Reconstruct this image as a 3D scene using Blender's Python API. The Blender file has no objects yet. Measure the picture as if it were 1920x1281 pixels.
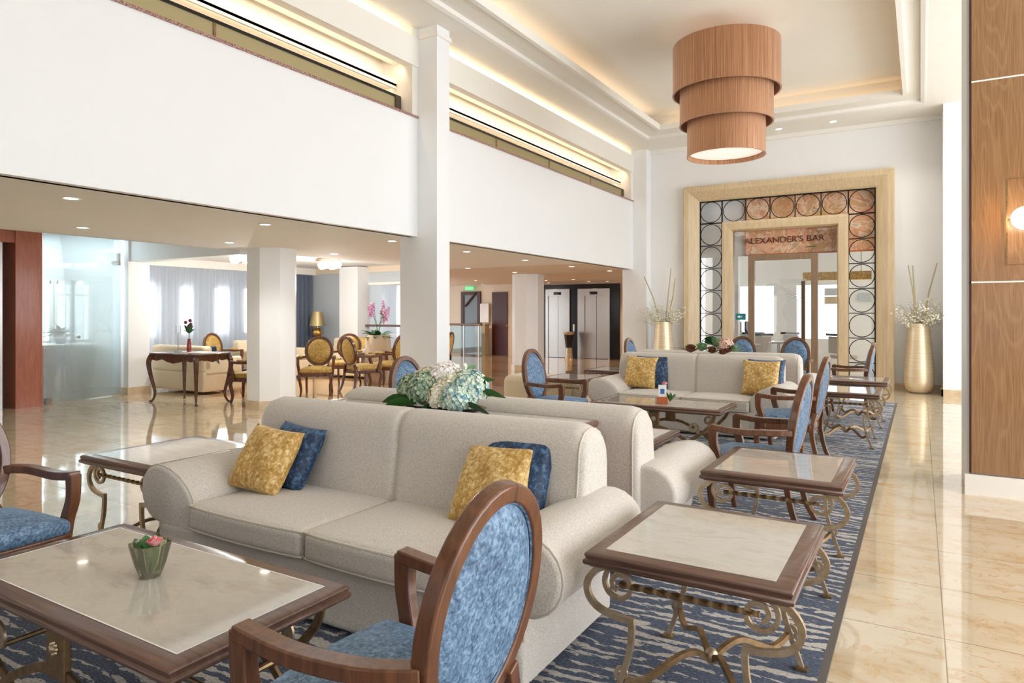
import bpy, bmesh, math, random
from mathutils import Vector, Matrix
random.seed(7)
PI = math.pi
scn = bpy.context.scene
COL = scn.collection
R = math.radians

# ------------------------------------------------------------------ camera
TH = math.atan2(766, 1280)
CS, SN = math.cos(TH), math.sin(TH)
HC = 1.42
cam_d = bpy.data.cameras.new('camera'); cam = bpy.data.objects.new('camera', cam_d); COL.objects.link(cam)
cam.location = (0, 0, HC); cam.rotation_euler = (R(90), 0, TH)
cam_d.sensor_width = 36; cam_d.lens = 24; cam_d.shift_y = -53.5/1920; cam_d.clip_start = .05; cam_d.clip_end = 200
scn.camera = cam

def ray(x, y):
    return Vector(((x-960)*CS-1280*SN, (x-960)*SN+1280*CS, 587-y))
def onY(x, y, Y): r = ray(x, y); s = Y/r.y; return Vector((r.x*s, Y, HC+r.z*s))
def onX(x, y, X): r = ray(x, y); s = X/r.x; return Vector((X, r.y*s, HC+r.z*s))
def onZ(x, y, Z): r = ray(x, y); s = (Z-HC)/r.z; return Vector((r.x*s, r.y*s, Z))

def S(r, g, b):
    f = lambda c: (c/255/12.92) if c/255 <= .04045 else ((c/255+.055)/1.055)**2.4
    return (f(r), f(g), f(b), 1)

# ------------------------------------------------------------------ materials
class NT:
    def __init__(s, name):
        s.m = bpy.data.materials.new(name); s.m.use_nodes = True
        s.t = s.m.node_tree; s.n = s.t.nodes; s.l = s.t.links
        s.b = s.n['Principled BSDF']; s.out = s.n['Material Output']
    def node(s, typ, **kw):
        n = s.n.new(typ)
        for k, v in kw.items():
            if k.startswith('i_'):
                key = k[2:]; key = int(key) if key.isdigit() else key.replace('_', ' ')
                n.inputs[key].default_value = v
            else: setattr(n, k, v)
        return n
    def link(s, a, b): s.l.new(a, b)
    def pos(s): return s.node('ShaderNodeNewGeometry').outputs['Position']
    def obj(s): return s.node('ShaderNodeTexCoord').outputs['Object']
    def mapping(s, src, scale=(1,1,1), rot=(0,0,0), loc=(0,0,0)):
        m = s.node('ShaderNodeMapping'); m.inputs['Scale'].default_value = scale; m.inputs['Rotation'].default_value = rot; m.inputs['Location'].default_value = loc
        s.link(src, m.inputs['Vector']); return m.outputs['Vector']
    def noise(s, vec, scale, detail=3, rough=.5, dist=0):
        n = s.node('ShaderNodeTexNoise', i_Scale=scale, i_Detail=detail, i_Roughness=rough, i_Distortion=dist)
        if vec is not None: s.link(vec, n.inputs['Vector'])
        return n.outputs['Fac']
    def ramp(s, fac, stops):
        n = s.node('ShaderNodeValToRGB'); e = n.color_ramp.elements
        while len(e) < len(stops): e.new(.5)
        for i, (p, c) in enumerate(stops): e[i].position = p; e[i].color = c
        s.link(fac, n.inputs['Fac']); return n.outputs['Color']
    def math(s, op, a, b=None, c=None):
        n = s.node('ShaderNodeMath', operation=op)
        for i, v in enumerate((a, b, c)):
            if v is None: continue
            if hasattr(v, 'is_output') or not isinstance(v, (int, float)): s.link(v, n.inputs[i])
            else: n.inputs[i].default_value = v
        return n.outputs[0]
    def mix(s, fac, a, b, typ='MIX'):
        n = s.node('ShaderNodeMix', data_type='RGBA', blend_type=typ)
        for sock, v in ((n.inputs[0], fac), (n.inputs[6], a), (n.inputs[7], b)):
            if isinstance(v, (int, float, tuple)): sock.default_value = v
            else: s.link(v, sock)
        return n.outputs[2]
    def color(s, v): s.link(v, s.b.inputs['Base Color']) if not isinstance(v, tuple) else setattr(s.b.inputs['Base Color'], 'default_value', v)
    def bump(s, h, strength=.3, dist=.01):
        n = s.node('ShaderNodeBump', i_Strength=strength, i_Distance=dist); s.link(h, n.inputs['Height']); s.link(n.outputs[0], s.b.inputs['Normal'])
    def set(s, **kw):
        for k, v in kw.items(): s.b.inputs[k.replace('_', ' ')].default_value = v
        return s

def plain(name, c, rough=.6, metal=0, **kw):
    t = NT(name); t.color(c); t.set(Roughness=rough, Metallic=metal, **kw); return t.m
def emis(name, c, st):
    t = NT(name); t.color(c); t.b.inputs['Emission Color'].default_value = c; t.b.inputs['Emission Strength'].default_value = st; return t.m

M = {}
def wall_mat(name, c, r=.55):
    t = NT(name); n = t.noise(t.pos(), 3.0, 2); t.color(t.mix(n, c, tuple(x*.97 for x in c[:3])+(1,))); t.set(Roughness=r)
    t.bump(t.noise(t.pos(), 120, 2), .04, .002); return t.m
M['paint'] = wall_mat('white_paint', S(240,242,243))
M['ceil'] = wall_mat('ceiling_paint', S(240,238,230), .8)
M['soffit'] = wall_mat('soffit_paint', S(238,237,234), .8)
M['hallwarm'] = wall_mat('hall_warm_light_tint', S(228,212,192), .7)  # the warm lamplight of the hall is put into this colour
M['trimwhite'] = plain('trim_white', S(242,240,235), .45)
M['greywall'] = wall_mat('grey_blue_paint', S(196,204,210))
M['black'] = plain('black_lacquer', S(18,17,18), .15)
M['blackiron'] = plain('black_iron', S(28,24,22), .45, .6)
M['steel'] = plain('brushed_steel', S(190,186,182), .3, 1)
M['darkwood_flat'] = plain('dark_red_wood', S(70,22,18), .35)
M['screen'] = plain('black_screen', S(12,12,14), .1)
M['white'] = plain('white_plastic', S(240,240,240), .4)
M['granite'] = None

def wood(name, c1, c2, axis='x', rough=.3, scale=1.0, coat=.3):
    t = NT(name); sc = {'x': (1.5,18,18), 'y': (18,1.5,18), 'z': (18,18,1.5)}[axis]
    v = t.mapping(t.obj(), tuple(a*scale for a in sc))
    n = t.noise(v, 2.2, 5, .6, .6)
    t.color(t.ramp(n, [(.3, c1), (.7, c2)])); t.set(Roughness=rough, Coat_Weight=coat, Coat_Roughness=.12); t.bump(n, .05, .002); return t.m
M['walnut'] = wood('walnut_edge', S(80,56,46), S(114,84,70), 'x', .3)
M['chairwood'] = wood('chair_walnut', S(82,50,31), S(122,78,50), 'z', .28)
M['oldwood'] = wood('antique_mahogany', S(66,38,28), S(112,68,46), 'z', .25)
M['oak'] = wood('pale_oak', S(194,172,136), S(214,195,162), 'z', .45, .6, .1)
M['taupe'] = wood('taupe_door_wood', S(118,96,74), S(140,116,90), 'z', .4, .6, .1)
M['redwood'] = wood('red_striped_wood', S(150,82,56), S(178,108,80), 'z', .35, 1.2)

def veneer():
    t = NT('cathedral_veneer'); v = t.mapping(t.pos(), (3.4, 3.4, .42))
    w = t.noise(v, 1.0, 2, .45, .3)
    r = t.math('SINE', t.math('MULTIPLY', w, 150.0))
    fine = t.noise(t.mapping(t.pos(), (90, 90, 2.5)), 2, 4)
    a = t.ramp(fine, [(.25, S(128,90,54)), (.75, S(162,122,80))])
    m = t.math('MULTIPLY', t.math('POWER', t.math('MAXIMUM', r, 0.0), 3.0), .22)
    t.color(t.mix(m, a, S(190,152,108))); t.set(Roughness=.32, Coat_Weight=.4, Coat_Roughness=.15); return t.m
M['veneer'] = veneer()

def marble_top(name='marble_top', vein=True, base=None):
    t = NT(name); o = t.pos()
    d = t.noise(o, 2.2, 4, .6)
    v = t.node('ShaderNodeVectorMath', operation='MULTIPLY_ADD'); 
    nn = t.node('ShaderNodeTexNoise', i_Scale=3.0, i_Detail=3.0); t.link(o, nn.inputs['Vector']); t.link(nn.outputs['Color'], v.inputs[0]); v.inputs[1].default_value = (.35,.35,.35); t.link(o, v.inputs[2])
    n2 = t.noise(t.mapping(v.outputs[0], (3.5, 9, 3), (0,0,.5)), 1.2, 6, .65)
    c = t.ramp(n2, [(.32, S(188,182,171)), (.5, S(205,200,190)), (.68, S(195,189,179))])
    vn = t.math('ABSOLUTE', t.math('SUBTRACT', t.noise(t.mapping(v.outputs[0], (1.2, 3.2, 1), (0,0,.35)), 1.6, 3), .5))
    vm = t.math('SUBTRACT', 1.0, t.math('MINIMUM', t.math('MULTIPLY', vn, 60.0), 1.0))
    c = t.mix(t.math('MULTIPLY', vm, .14), c, S(180,146,120))
    t.color(c); t.set(Roughness=.07, Coat_Weight=.5, Coat_Roughness=.03); return t.m
M['marble'] = marble_top()

def floor_mat():
    t = NT('marble_floor'); p = t.pos()
    sep = t.node('ShaderNodeSeparateXYZ'); t.link(p, sep.inputs[0])
    def cell(o, off): return t.math('DIVIDE', t.math('SUBTRACT', o, off), .64)
    cx, cy = cell(sep.outputs[0], .09), cell(sep.outputs[1], 3.52)
    fx, fy = t.math('FRACT', cx), t.math('FRACT', cy)
    def edge(f): return t.math('MINIMUM', f, t.math('SUBTRACT', 1.0, f))
    e = t.math('MINIMUM', edge(fx), edge(fy))
    joint = t.math('LESS_THAN', e, .004)
    cc = t.node('ShaderNodeCombineXYZ'); t.link(t.math('FLOOR', cx), cc.inputs[0]); t.link(t.math('FLOOR', cy), cc.inputs[1])
    wn = t.node('ShaderNodeTexWhiteNoise', noise_dimensions='3D'); t.link(cc.outputs[0], wn.inputs['Vector'])
    off = t.node('ShaderNodeVectorMath', operation='MULTIPLY_ADD'); t.link(wn.outputs['Color'], off.inputs[0]); off.inputs[1].default_value = (7,7,7); t.link(p, off.inputs[2])
    n = t.noise(t.mapping(off.outputs[0], (1, 2.2, 1), (0,0,.4)), 2.2, 7, .68, .6)
    c = t.ramp(n, [(.28, S(194,160,116)), (.40, S(212,192,160)), (.52, S(221,207,181)), (.75, S(227,215,193))])
    n2 = t.noise(off.outputs[0], 13, 5, .7, .8)
    c = t.mix(t.math('MULTIPLY', t.math('GREATER_THAN', n2, .585), .45), c, S(204,160,104))
    c = t.mix(t.math('MULTIPLY', wn.outputs['Value'], .18), c, S(205,178,136))
    # the hall and the lounge under the mezzanine get a darker honey stone, with warm reflections put into its colour
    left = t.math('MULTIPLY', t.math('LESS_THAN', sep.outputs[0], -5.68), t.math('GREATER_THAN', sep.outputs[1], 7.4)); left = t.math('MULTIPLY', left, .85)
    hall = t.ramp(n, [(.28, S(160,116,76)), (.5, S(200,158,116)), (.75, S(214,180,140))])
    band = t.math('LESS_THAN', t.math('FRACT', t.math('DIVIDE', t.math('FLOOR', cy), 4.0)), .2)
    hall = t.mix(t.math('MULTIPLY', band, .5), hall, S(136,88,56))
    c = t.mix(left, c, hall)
    c = t.mix(joint, c, S(150,124,92))
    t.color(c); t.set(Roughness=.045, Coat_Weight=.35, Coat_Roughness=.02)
    t.b.inputs['Specular IOR Level'].default_value = .6
    t.bump(t.noise(p, 1.3, 2), .02, .01); return t.m
M['floor'] = floor_mat()
M['stonebase'] = marble_top('stone')
def stone_base():
    t = NT('beige_skirting_stone'); n = t.noise(t.pos(), 6, 5, .7); t.color(t.ramp(n, [(.3, S(196,172,138)), (.7, S(222,204,176))])); t.set(Roughness=.25); return t.m
M['stonebase'] = stone_base()
def granite():
    t = NT('pink_granite'); n = t.noise(t.pos(), 60, 3, .7); t.color(t.ramp(n, [(.4, S(110,70,62)), (.6, S(196,160,148))])); t.set(Roughness=.25); return t.m
M['granite'] = granite()

def metal(name, c1, c2, rough=.35):
    t = NT(name); n = t.noise(t.obj(), 25, 4, .6); t.color(t.ramp(n, [(.3, c1), (.7, c2)])); t.set(Roughness=rough, Metallic=.85); return t.m
M['champ'] = metal('champagne_iron', S(176,152,122), S(214,196,170), .38)
M['bronze'] = metal('aged_bronze', S(128,104,74), S(168,140,104), .36)
M['gold'] = metal('polished_gold', S(196,140,70), S(224,176,100), .15)
def vase_mat():
    t = NT('ribbed_gold_leaf'); v = t.mapping(t.obj(), (1.5,1.5,60)); n = t.noise(v, 2, 4, .6)
    t.color(t.ramp(n, [(.3, S(218,196,158)), (.7, S(240,226,198))])); t.set(Roughness=.42, Metallic=.6); t.bump(n, .25, .004); return t.m
M['vase'] = vase_mat()

def fabric(name, c1, c2, sc=700, bump=.5, sheen=.25, rough=.9, dist=.0015):
    t = NT(name); o = t.obj(); n = t.noise(o, sc, 2, .6); n2 = t.noise(o, sc*.28, 3, .6)
    t.color(t.mix(t.math('MULTIPLY', n2, .6), t.ramp(n, [(.3, c1), (.6, c2)]), c2)); t.set(Roughness=rough, Sheen_Weight=sheen, Sheen_Roughness=.5)
    t.bump(t.math('ADD', n, n2), bump, dist); return t.m
M['boucle'] = fabric('oatmeal_boucle', S(170,162,151), S(214,208,199), 190, .7)
M['piping'] = fabric('oatmeal_piping', S(196,186,170), S(214,206,192), 400, .2)
M['cream'] = fabric('cream_leather_cloth', S(206,190,158), S(222,208,180), 200, .1)
def velvet(name, dark, mid, light, sc=9, rough=.55, sheen=.6, stretch=(1,1,1), pat=.0):
    t = NT(name); o = t.mapping(t.obj(), stretch)
    n = t.noise(o, sc*3.2, 4, .6, .5); n2 = t.noise(o, sc*.8, 3, .6, .5)
    f = t.math('ADD', t.math('MULTIPLY', n, .7), t.math('MULTIPLY', n2, .3))
    c = t.ramp(f, [(.38, dark), (.5, mid), (.62, light)])
    t.color(c); t.set(Roughness=rough, Sheen_Weight=sheen, Sheen_Roughness=.35); t.b.inputs['Sheen Tint'].default_value = light
    t.bump(t.noise(o, 220, 2), .3, .002); return t.m
M['blue'] = velvet('slate_blue_velvet', S(52,78,104), S(92,122,152), S(132,160,188), 26)
M['bluecush'] = velvet('deep_blue_cut_velvet', S(14,32,56), S(28,58,92), S(80,116,150), 13)
M['goldcush'] = velvet('mustard_cut_velvet', S(164,122,56), S(200,160,88), S(236,210,150), 14)
M['goldchair'] = velvet('olive_gold_velvet', S(140,108,46), S(180,146,72), S(208,178,108), 22)

def rug_mat():
    t = NT('wave_stripe_rug'); p = t.pos()
    sep = t.node('ShaderNodeSeparateXYZ'); t.link(p, sep.inputs[0])
    lf = t.noise(t.mapping(p, (.9, .9, 1)), 1.0, 2, .5)
    mf = t.noise(t.mapping(p, (1.6, 3.6, 1)), 1.7, 4, .65)
    hf = t.noise(t.mapping(p, (14, 40, 1)), 1.2, 3, .6)
    v = t.math('MULTIPLY', sep.outputs[1], 15.0)
    v = t.math('ADD', v, t.math('MULTIPLY', lf, 5.0)); v = t.math('ADD', v, t.math('MULTIPLY', mf, 3.0)); v = t.math('ADD', v, t.math('MULTIPLY', hf, .35))
    s = t.math('SINE', t.math('MULTIPLY', v, 2*PI*.93))
    s = t.math('ADD', s, t.math('MULTIPLY', t.math('SUBTRACT', hf, .5), 4.0))
    s = t.math('ADD', s, t.math('MULTIPLY', t.math('SUBTRACT', t.noise(t.mapping(p, (1.3,6,1)), 1.1, 3), .5), 4.5))
    band = t.ramp(s, [(.0, (0,0,0,1)), (.5, (0,0,0,1)), (.66, (1,1,1,1))])
    n = t.noise(t.mapping(p, (40,90,1)), 1.5, 3, .7)
    dark = t.ramp(n, [(.35, S(24,35,54)), (.52, S(50,66,92)), (.72, S(108,122,140))])
    lite = t.ramp(n, [(.35, S(158,152,144)), (.65, S(208,203,195))])
    t.color(t.mix(band, dark, lite)); t.set(Roughness=.95, Sheen_Weight=.15)
    t.bump(t.noise(p, 260, 2), .6, .004); return t.m
M['rug'] = rug_mat()
M['rugedge'] = plain('rug_binding', S(98,92,86), .9)

def glass(name, tint=(1,1,1,1), refl=.12, milky=0, mc=(.9,.95,.95,1)):
    m = bpy.data.materials.new(name); m.use_nodes = True; t = m.node_tree; n = t.nodes; n.clear()
    out = n.new('ShaderNodeOutputMaterial'); tr = n.new('ShaderNodeBsdfTransparent'); tr.inputs[0].default_value = tint
    gl = n.new('ShaderNodeBsdfGlossy'); gl.inputs['Roughness'].default_value = .01
    lw = n.new('ShaderNodeLayerWeight'); lw.inputs[0].default_value = .35
    mx = n.new('ShaderNodeMixShader'); mm = n.new('ShaderNodeMath'); mm.operation = 'MULTIPLY_ADD'
    t.links.new(lw.outputs['Fresnel'], mm.inputs[0]); mm.inputs[1].default_value = .8; mm.inputs[2].default_value = refl*.3
    t.links.new(mm.outputs[0], mx.inputs[0]); t.links.new(tr.outputs[0], mx.inputs[1]); t.links.new(gl.outputs[0], mx.inputs[2])
    last = mx
    if milky:
        df = n.new('ShaderNodeBsdfDiffuse'); df.inputs[0].default_value = mc
        tl = n.new('ShaderNodeBsdfTranslucent'); tl.inputs[0].default_value = mc
        a = n.new('ShaderNodeMixShader'); a.inputs[0].default_value = .5; t.links.new(df.outputs[0], a.inputs[1]); t.links.new(tl.outputs[0], a.inputs[2])
        m2 = n.new('ShaderNodeMixShader'); m2.inputs[0].default_value = milky; t.links.new(mx.outputs[0], m2.inputs[1]); t.links.new(a.outputs[0], m2.inputs[2]); last = m2
    t.links.new(last.outputs[0], out.inputs[0]); return m
M['glass'] = glass('clear_glass')
M['bluegreen'] = glass('green_tinted_glass', (.86,.94,.95,1), .15, .22, (.82,.91,.93,1))
M['railglass'] = glass('balustrade_glass', (.75,.88,.92,1), .2, .1)
M['etched'] = glass('etched_glass', (.95,.96,.96,1), .05, .22, (.97,.97,.97,1))
M['smoke'] = plain('olive_mesh', S(172,160,120), .5, .3)
M['greenglass'] = glass('olive_green_glass', (.96,.98,.84,1), .5, .05, S(160,168,100))
def sheer(name, c, trans):
    m = bpy.data.materials.new(name); m.use_nodes = True; t = m.node_tree; n = t.nodes; n.clear()
    out = n.new('ShaderNodeOutputMaterial'); tr = n.new('ShaderNodeBsdfTransparent'); df = n.new('ShaderNodeBsdfDiffuse'); tl = n.new('ShaderNodeBsdfTranslucent')
    df.inputs[0].default_value = c; tl.inputs[0].default_value = c
    a = n.new('ShaderNodeMixShader'); a.inputs[0].default_value = .5; b = n.new('ShaderNodeMixShader'); b.inputs[0].default_value = trans
    t.links.new(df.outputs[0], a.inputs[1]); t.links.new(tl.outputs[0], a.inputs[2]); t.links.new(a.outputs[0], b.inputs[1]); t.links.new(tr.outputs[0], b.inputs[2]); t.links.new(b.outputs[0], out.inputs[0]); return m
M['sheer'] = sheer('sheer_voile', S(222,229,238), .25)
M['drape'] = sheer('slate_drape', S(112,122,140), .02)
M['drape'].node_tree.nodes['Mix Shader'].inputs[0].default_value = .15

def copper():
    t = NT('pleated_copper_silk'); o = t.obj(); sep = t.node('ShaderNodeSeparateXYZ'); t.link(o, sep.inputs[0])
    a = t.math('ARCTAN2', sep.outputs[1], sep.outputs[0])
    cv = t.node('ShaderNodeCombineXYZ'); t.link(t.math('MULTIPLY', a, 18.0), cv.inputs[0]); t.link(t.math('MULTIPLY', sep.outputs[2], .35), cv.inputs[1])
    n = t.noise(cv.outputs[0], 2.2, 5, .75)
    t.color(t.ramp(n, [(.32, S(148,98,66)), (.5, S(184,132,94)), (.66, S(208,162,122))])); t.set(Roughness=.4, Metallic=.25, Sheen_Weight=.3)
    t.bump(n, .5, .01); return t.m
M['copper'] = copper()
def onyx():
    t = NT('coral_onyx'); p = t.pos()
    nn = t.node('ShaderNodeTexNoise', i_Scale=2.0, i_Detail=2.0); t.link(p, nn.inputs['Vector'])
    v = t.node('ShaderNodeVectorMath', operation='MULTIPLY_ADD'); t.link(nn.outputs['Color'], v.inputs[0]); v.inputs[1].default_value = (1.1,1.1,1.1); t.link(p, v.inputs[2])
    n = t.noise(v.outputs[0], 2.6, 3, .55, 1.2); n2 = t.noise(v.outputs[0], 1.5, 2, .5, .4)
    c = t.ramp(n, [(.30, S(222,158,120)), (.42, S(236,190,156)), (.48, S(216,150,112)), (.54, S(244,222,198)), (.62, S(226,172,132)), (.72, S(212,184,132))])
    c = t.mix(t.ramp(n2, [(.5, (0,0,0,1)), (.58, (1,1,1,1))]), c, t.mix(.45, c, S(206,168,110)))
    c = t.mix(t.math('MULTIPLY', t.ramp(t.noise(p, 4.5, 3, .6, 1.0), [(.62, (0,0,0,1)), (.70, (1,1,1,1))]), .55), c, S(110,150,122))
    t.color(c); t.set(Roughness=.2); return t.m
M['onyx'] = onyx()
M['letter'] = plain('dark_red_lettering', S(110,30,26), .4)
M['leaf'] = plain('leaf_green', S(62,112,50), .5)
M['leafdark'] = plain('dark_leaf_green', S(52,96,54), .5)
M['succ'] = plain('succulent_green', S(136,176,130), .55)
M['twig'] = plain('pale_branch', S(186,176,142), .7)
M['brownleaf'] = plain('bronze_leaf', S(134,90,66), .6)
def petal(name, a, b, c):
    t = NT(name); n = t.noise(t.obj(), 40, 3, .6); t.color(t.ramp(n, [(.38, a), (.5, b), (.65, c)])); t.set(Roughness=.7, Sheen_Weight=.2); return t.m
M['hyblue'] = petal('blue_green_petals', S(110,164,200), S(190,216,190), S(242,244,230))
M['hygreen'] = petal('green_hydrangea_petals', S(104,136,92), S(150,176,160), S(214,220,168))
M['hycream'] = petal('cream_petals', S(222,214,160), S(240,236,214), S(250,248,240))
M['hywhite'] = petal('white_petals', S(236,228,220), S(250,246,240), S(252,250,250))
M['pink'] = petal('pink_petals', S(222,96,110), S(240,150,156), S(250,204,200))
M['orchid'] = petal('orchid_petals', S(190,110,178), S(222,160,206), S(246,232,242))
M['blossom'] = plain('white_blossom', S(244,242,226), .7)
M['paper'] = plain('white_card', S(240,240,238), .6)
M['cardblue'] = plain('blue_print', S(60,110,180), .6)
M['glow'] = emis('warm_globe', (1, .82, .58, 1), 2.2)
M['glowwhite'] = emis('white_globe', (1, .93, .82, 1), 6)
M['downlight'] = emis('downlight_lens', (1, .93, .82, 1), 8)
M['downwarm'] = emis('warm_downlight_lens', (1, .8, .5, 1), 9)
M['exit'] = emis('green_exit_light', (.15, .7, .3, 1), .9)
M['teal'] = plain('teal_sign', S(20,130,140), .4)
M['diffuser'] = emis('lamp_diffuser', (1, .93, .86, 1), .55)
M['shade'] = plain('champagne_lampshade', S(176,156,112), .4, .5)
M['planter'] = fabric('woven_planter', S(176,156,130), S(200,182,158), 120, .5)

# ------------------------------------------------------------------ mesh builder
class MB:
    def __init__(s): s.v = []; s.f = []
    def add(s, vs, fs, mat=None):
        o = len(s.v)
        s.v += [(mat @ Vector(v)) if mat else Vector(v) for v in vs]
        s.f += [[i+o for i in f] for f in fs]; return s
    def box(s, x0, x1, y0, y1, z0, z1, mat=None):
        vs = [(x, y, z) for x in (x0, x1) for y in (y0, y1) for z in (z0, z1)]
        fs = [(0,1,3,2), (4,6,7,5), (0,4,5,1), (2,3,7,6), (0,2,6,4), (1,5,7,3)]
        return s.add(vs, fs, mat)
    def rbox(s, x0, x1, y0, y1, z0, z1, r=.03, n=6, k=3, fn=None, mat=None):
        h = [(x1-x0)/2, (y1-y0)/2, (z1-z0)/2]; c = [(x0+x1)/2, (y0+y1)/2, (z0+z1)/2]
        r = min(r, min(h)*.999)
        def samp(hh):
            inn = hh-r
            a = [-inn - r*math.tan(PI/4*j/k) for j in range(k, 0, -1)]
            m = [-inn + 2*inn*j/n for j in range(n+1)]
            return a+m+[-q for q in reversed(a)]
        ax = [samp(q) for q in h]; idx = {}; vs = []; fs = []
        def vid(p):
            key = tuple(round(q, 6) for q in p)
            if key in idx: return idx[key]
            cl = [max(-h[i]+r, min(h[i]-r, p[i])) for i in range(3)]
            d = Vector([p[i]-cl[i] for i in range(3)])
            q = Vector(cl) + (d.normalized()*r if d.length > 1e-9 else d)
            q = q+Vector(c)
            if fn: q = Vector(fn(q.x, q.y, q.z))
            idx[key] = len(vs); vs.append(q); return idx[key]
        for a in range(3):
            b, d = (a+1) % 3, (a+2) % 3
            for sg in (-1, 1):
                for i in range(len(ax[b])-1):
                    for j in range(len(ax[d])-1):
                        q = []
                        for (ii, jj) in ((i,j), (i+1,j), (i+1,j+1), (i,j+1)):
                            p = [0,0,0]; p[a] = sg*h[a]; p[b] = ax[b][ii]; p[d] = ax[d][jj]; q.append(vid(p))
                        if sg < 0: q.reverse()
                        fs.append(q)
        return s.add(vs, fs, mat)
    def tube(s, pts, r, seg=8, rect=None, up=(0,0,1), closed=False, mat=None, twist=0):
        P = [Vector(p) for p in pts]; n = len(P); up = Vector(up)
        rs = r if isinstance(r, (list, tuple)) else [r]*n
        vs = []; fs = []; prev = None
        ring = 4 if rect else seg
        for i, p in enumerate(P):
            if closed: t = P[(i+1) % n]-P[i-1]
            else: t = P[min(i+1, n-1)]-P[max(i-1, 0)]
            t.normalize()
            if rect:
                a = t.cross(up)
                if a.length < 1e-4: a = prev or t.orthogonal()
                a.normalize(); b = a.cross(t).normalized()
                if prev and a.dot(prev) < 0: a = -a; b = -b
                prev = a
            else:
                a = prev - t*prev.dot(t) if prev else t.orthogonal()
                a.normalize(); b = t.cross(a); prev = a
            for j in range(ring):
                if rect:
                    w, h = rect; kx = (-1, 1, 1, -1)[j]; ky = (-1, -1, 1, 1)[j]
                    q = a*kx*w/2*rs[i] + b*ky*h/2*rs[i]
                    if twist:
                        an = twist*i/(n-1); q = Matrix.Rotation(an, 3, t) @ q
                    vs.append(p+q)
                else:
                    an = 2*PI*j/seg; vs.append(p+(a*math.cos(an)+b*math.sin(an))*rs[i])
        m = n if closed else n-1
        for i in range(m):
            for j in range(ring):
                k = (j+1) % ring; i2 = (i+1) % n
                fs.append((i*ring+j, i*ring+k, i2*ring+k, i2*ring+j))
        if not closed:
            fs.append(tuple(range(ring-1, -1, -1))); fs.append(tuple((n-1)*ring+j for j in range(ring)))
        return s.add(vs, fs, mat)
    def lathe(s, prof, c=(0,0,0), seg=32, mat=None, sx=1, sy=1, cap=True, flute=0, fl=0):
        vs = []; fs = []
        for (r, z) in prof:
            for j in range(seg):
                a = 2*PI*j/seg; rr = r*(1+(fl*math.cos(a*flute) if flute else 0))
                vs.append((c[0]+rr*math.cos(a)*sx, c[1]+rr*math.sin(a)*sy, c[2]+z))
        for i in range(len(prof)-1):
            for j in range(seg):
                k = (j+1) % seg; fs.append((i*seg+j, i*seg+k, (i+1)*seg+k, (i+1)*seg+j))
        if cap:
            if prof[0][0] > 1e-5: fs.append(tuple(range(seg-1, -1, -1)))
            if prof[-1][0] > 1e-5: fs.append(tuple((len(prof)-1)*seg+j for j in range(seg)))
        return s.add(vs, fs, mat)
    def ball(s, c, r, seg=16, sz=1, mat=None):
        n = max(4, seg//2)
        return s.lathe([(r*math.sin(PI*i/n) if 0 < i < n else 1e-6, -r*sz*math.cos(PI*i/n)) for i in range(n+1)], c, seg, mat)
    def prism(s, poly, axis, a, b, mat=None, inset=0):
        # poly of 2-D points, extruded along axis; (p,q) fill the other two axes in x,y,z order
        def P(p, q, w): return {'x': (w, p, q), 'y': (p, w, q), 'z': (p, q, w)}[axis]
        n = len(poly); rings = []
        if inset:
            c = (sum(p[0] for p in poly)/n, sum(p[1] for p in poly)/n)
            def ins(d): 
                out = []
                for i in range(n):
                    p0, p1, p2 = Vector(poly[i-1]), Vector(poly[i]), Vector(poly[(i+1) % n])
                    e1 = (p1-p0).normalized(); e2 = (p2-p1).normalized(); t = (e1+e2).normalized(); nn = Vector((t.y, -t.x))
                    A = sum(poly[k-1][0]*poly[k][1]-poly[k][0]*poly[k-1][1] for k in range(n))
                    if A > 0: nn = -nn
                    out.append(p1+nn*d)
                return out
            sg = 1 if b > a else -1
            rings = [(ins(inset), a), (ins(inset*.3), a+sg*inset*.3), (poly, a+sg*inset), (poly, b-sg*inset), (ins(inset*.3), b-sg*inset*.3), (ins(inset), b)]
        else: rings = [(poly, a), (poly, b)]
        vs = [P(p[0], p[1], w) for (pl, w) in rings for p in pl]; fs = []
        for k in range(len(rings)-1):
            for i in range(n):
                j = (i+1) % n; fs.append((k*n+i, k*n+j, (k+1)*n+j, (k+1)*n+i))
        fs.append(tuple(range(n-1, -1, -1))); fs.append(tuple((len(rings)-1)*n+i for i in range(n)))
        return s.add(vs, fs, mat)
    def ringframe(s, x0, x1, y0, y1, prof, mat=None):
        # mitred rectangular ring; prof = closed list of (outward offset, height)
        vs = []; fs = []; n = len(prof)
        for (sx, sy, X, Y) in ((-1,-1,x0,y0), (1,-1,x1,y0), (1,1,x1,y1), (-1,1,x0,y1)):
            for (o, z) in prof: vs.append((X+sx*o, Y+sy*o, z))
        for k in range(4):
            k2 = (k+1) % 4
            for i in range(n):
                j = (i+1) % n; fs.append((k*n+i, k2*n+i, k2*n+j, k*n+j))
        return s.add(vs, fs, mat)
    def build(s, name, mat, parent=None, loc=None, rz=0, smooth=40, bev=0, kind=None):
        me = bpy.data.meshes.new(name); me.from_pydata([tuple(v) for v in s.v], [], s.f); me.update()
        bm = bmesh.new(); bm.from_mesh(me); bmesh.ops.recalc_face_normals(bm, faces=bm.faces); bm.to_mesh(me); bm.free()
        if smooth:
            me.polygons.foreach_set('use_smooth', [True]*len(me.polygons)); me.set_sharp_from_angle(angle=R(smooth))
        me.materials.append(mat)
        o = bpy.data.objects.new(name, me); COL.objects.link(o)
        if parent: o.parent = parent
        if loc: o.location = loc
        o.rotation_euler[2] = rz
        if bev:
            b = o.modifiers.new('bevel', 'BEVEL'); b.width = bev; b.segments = 2; b.limit_method = 'ANGLE'; b.angle_limit = R(50)
        if kind: o['kind'] = kind
        return o

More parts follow.
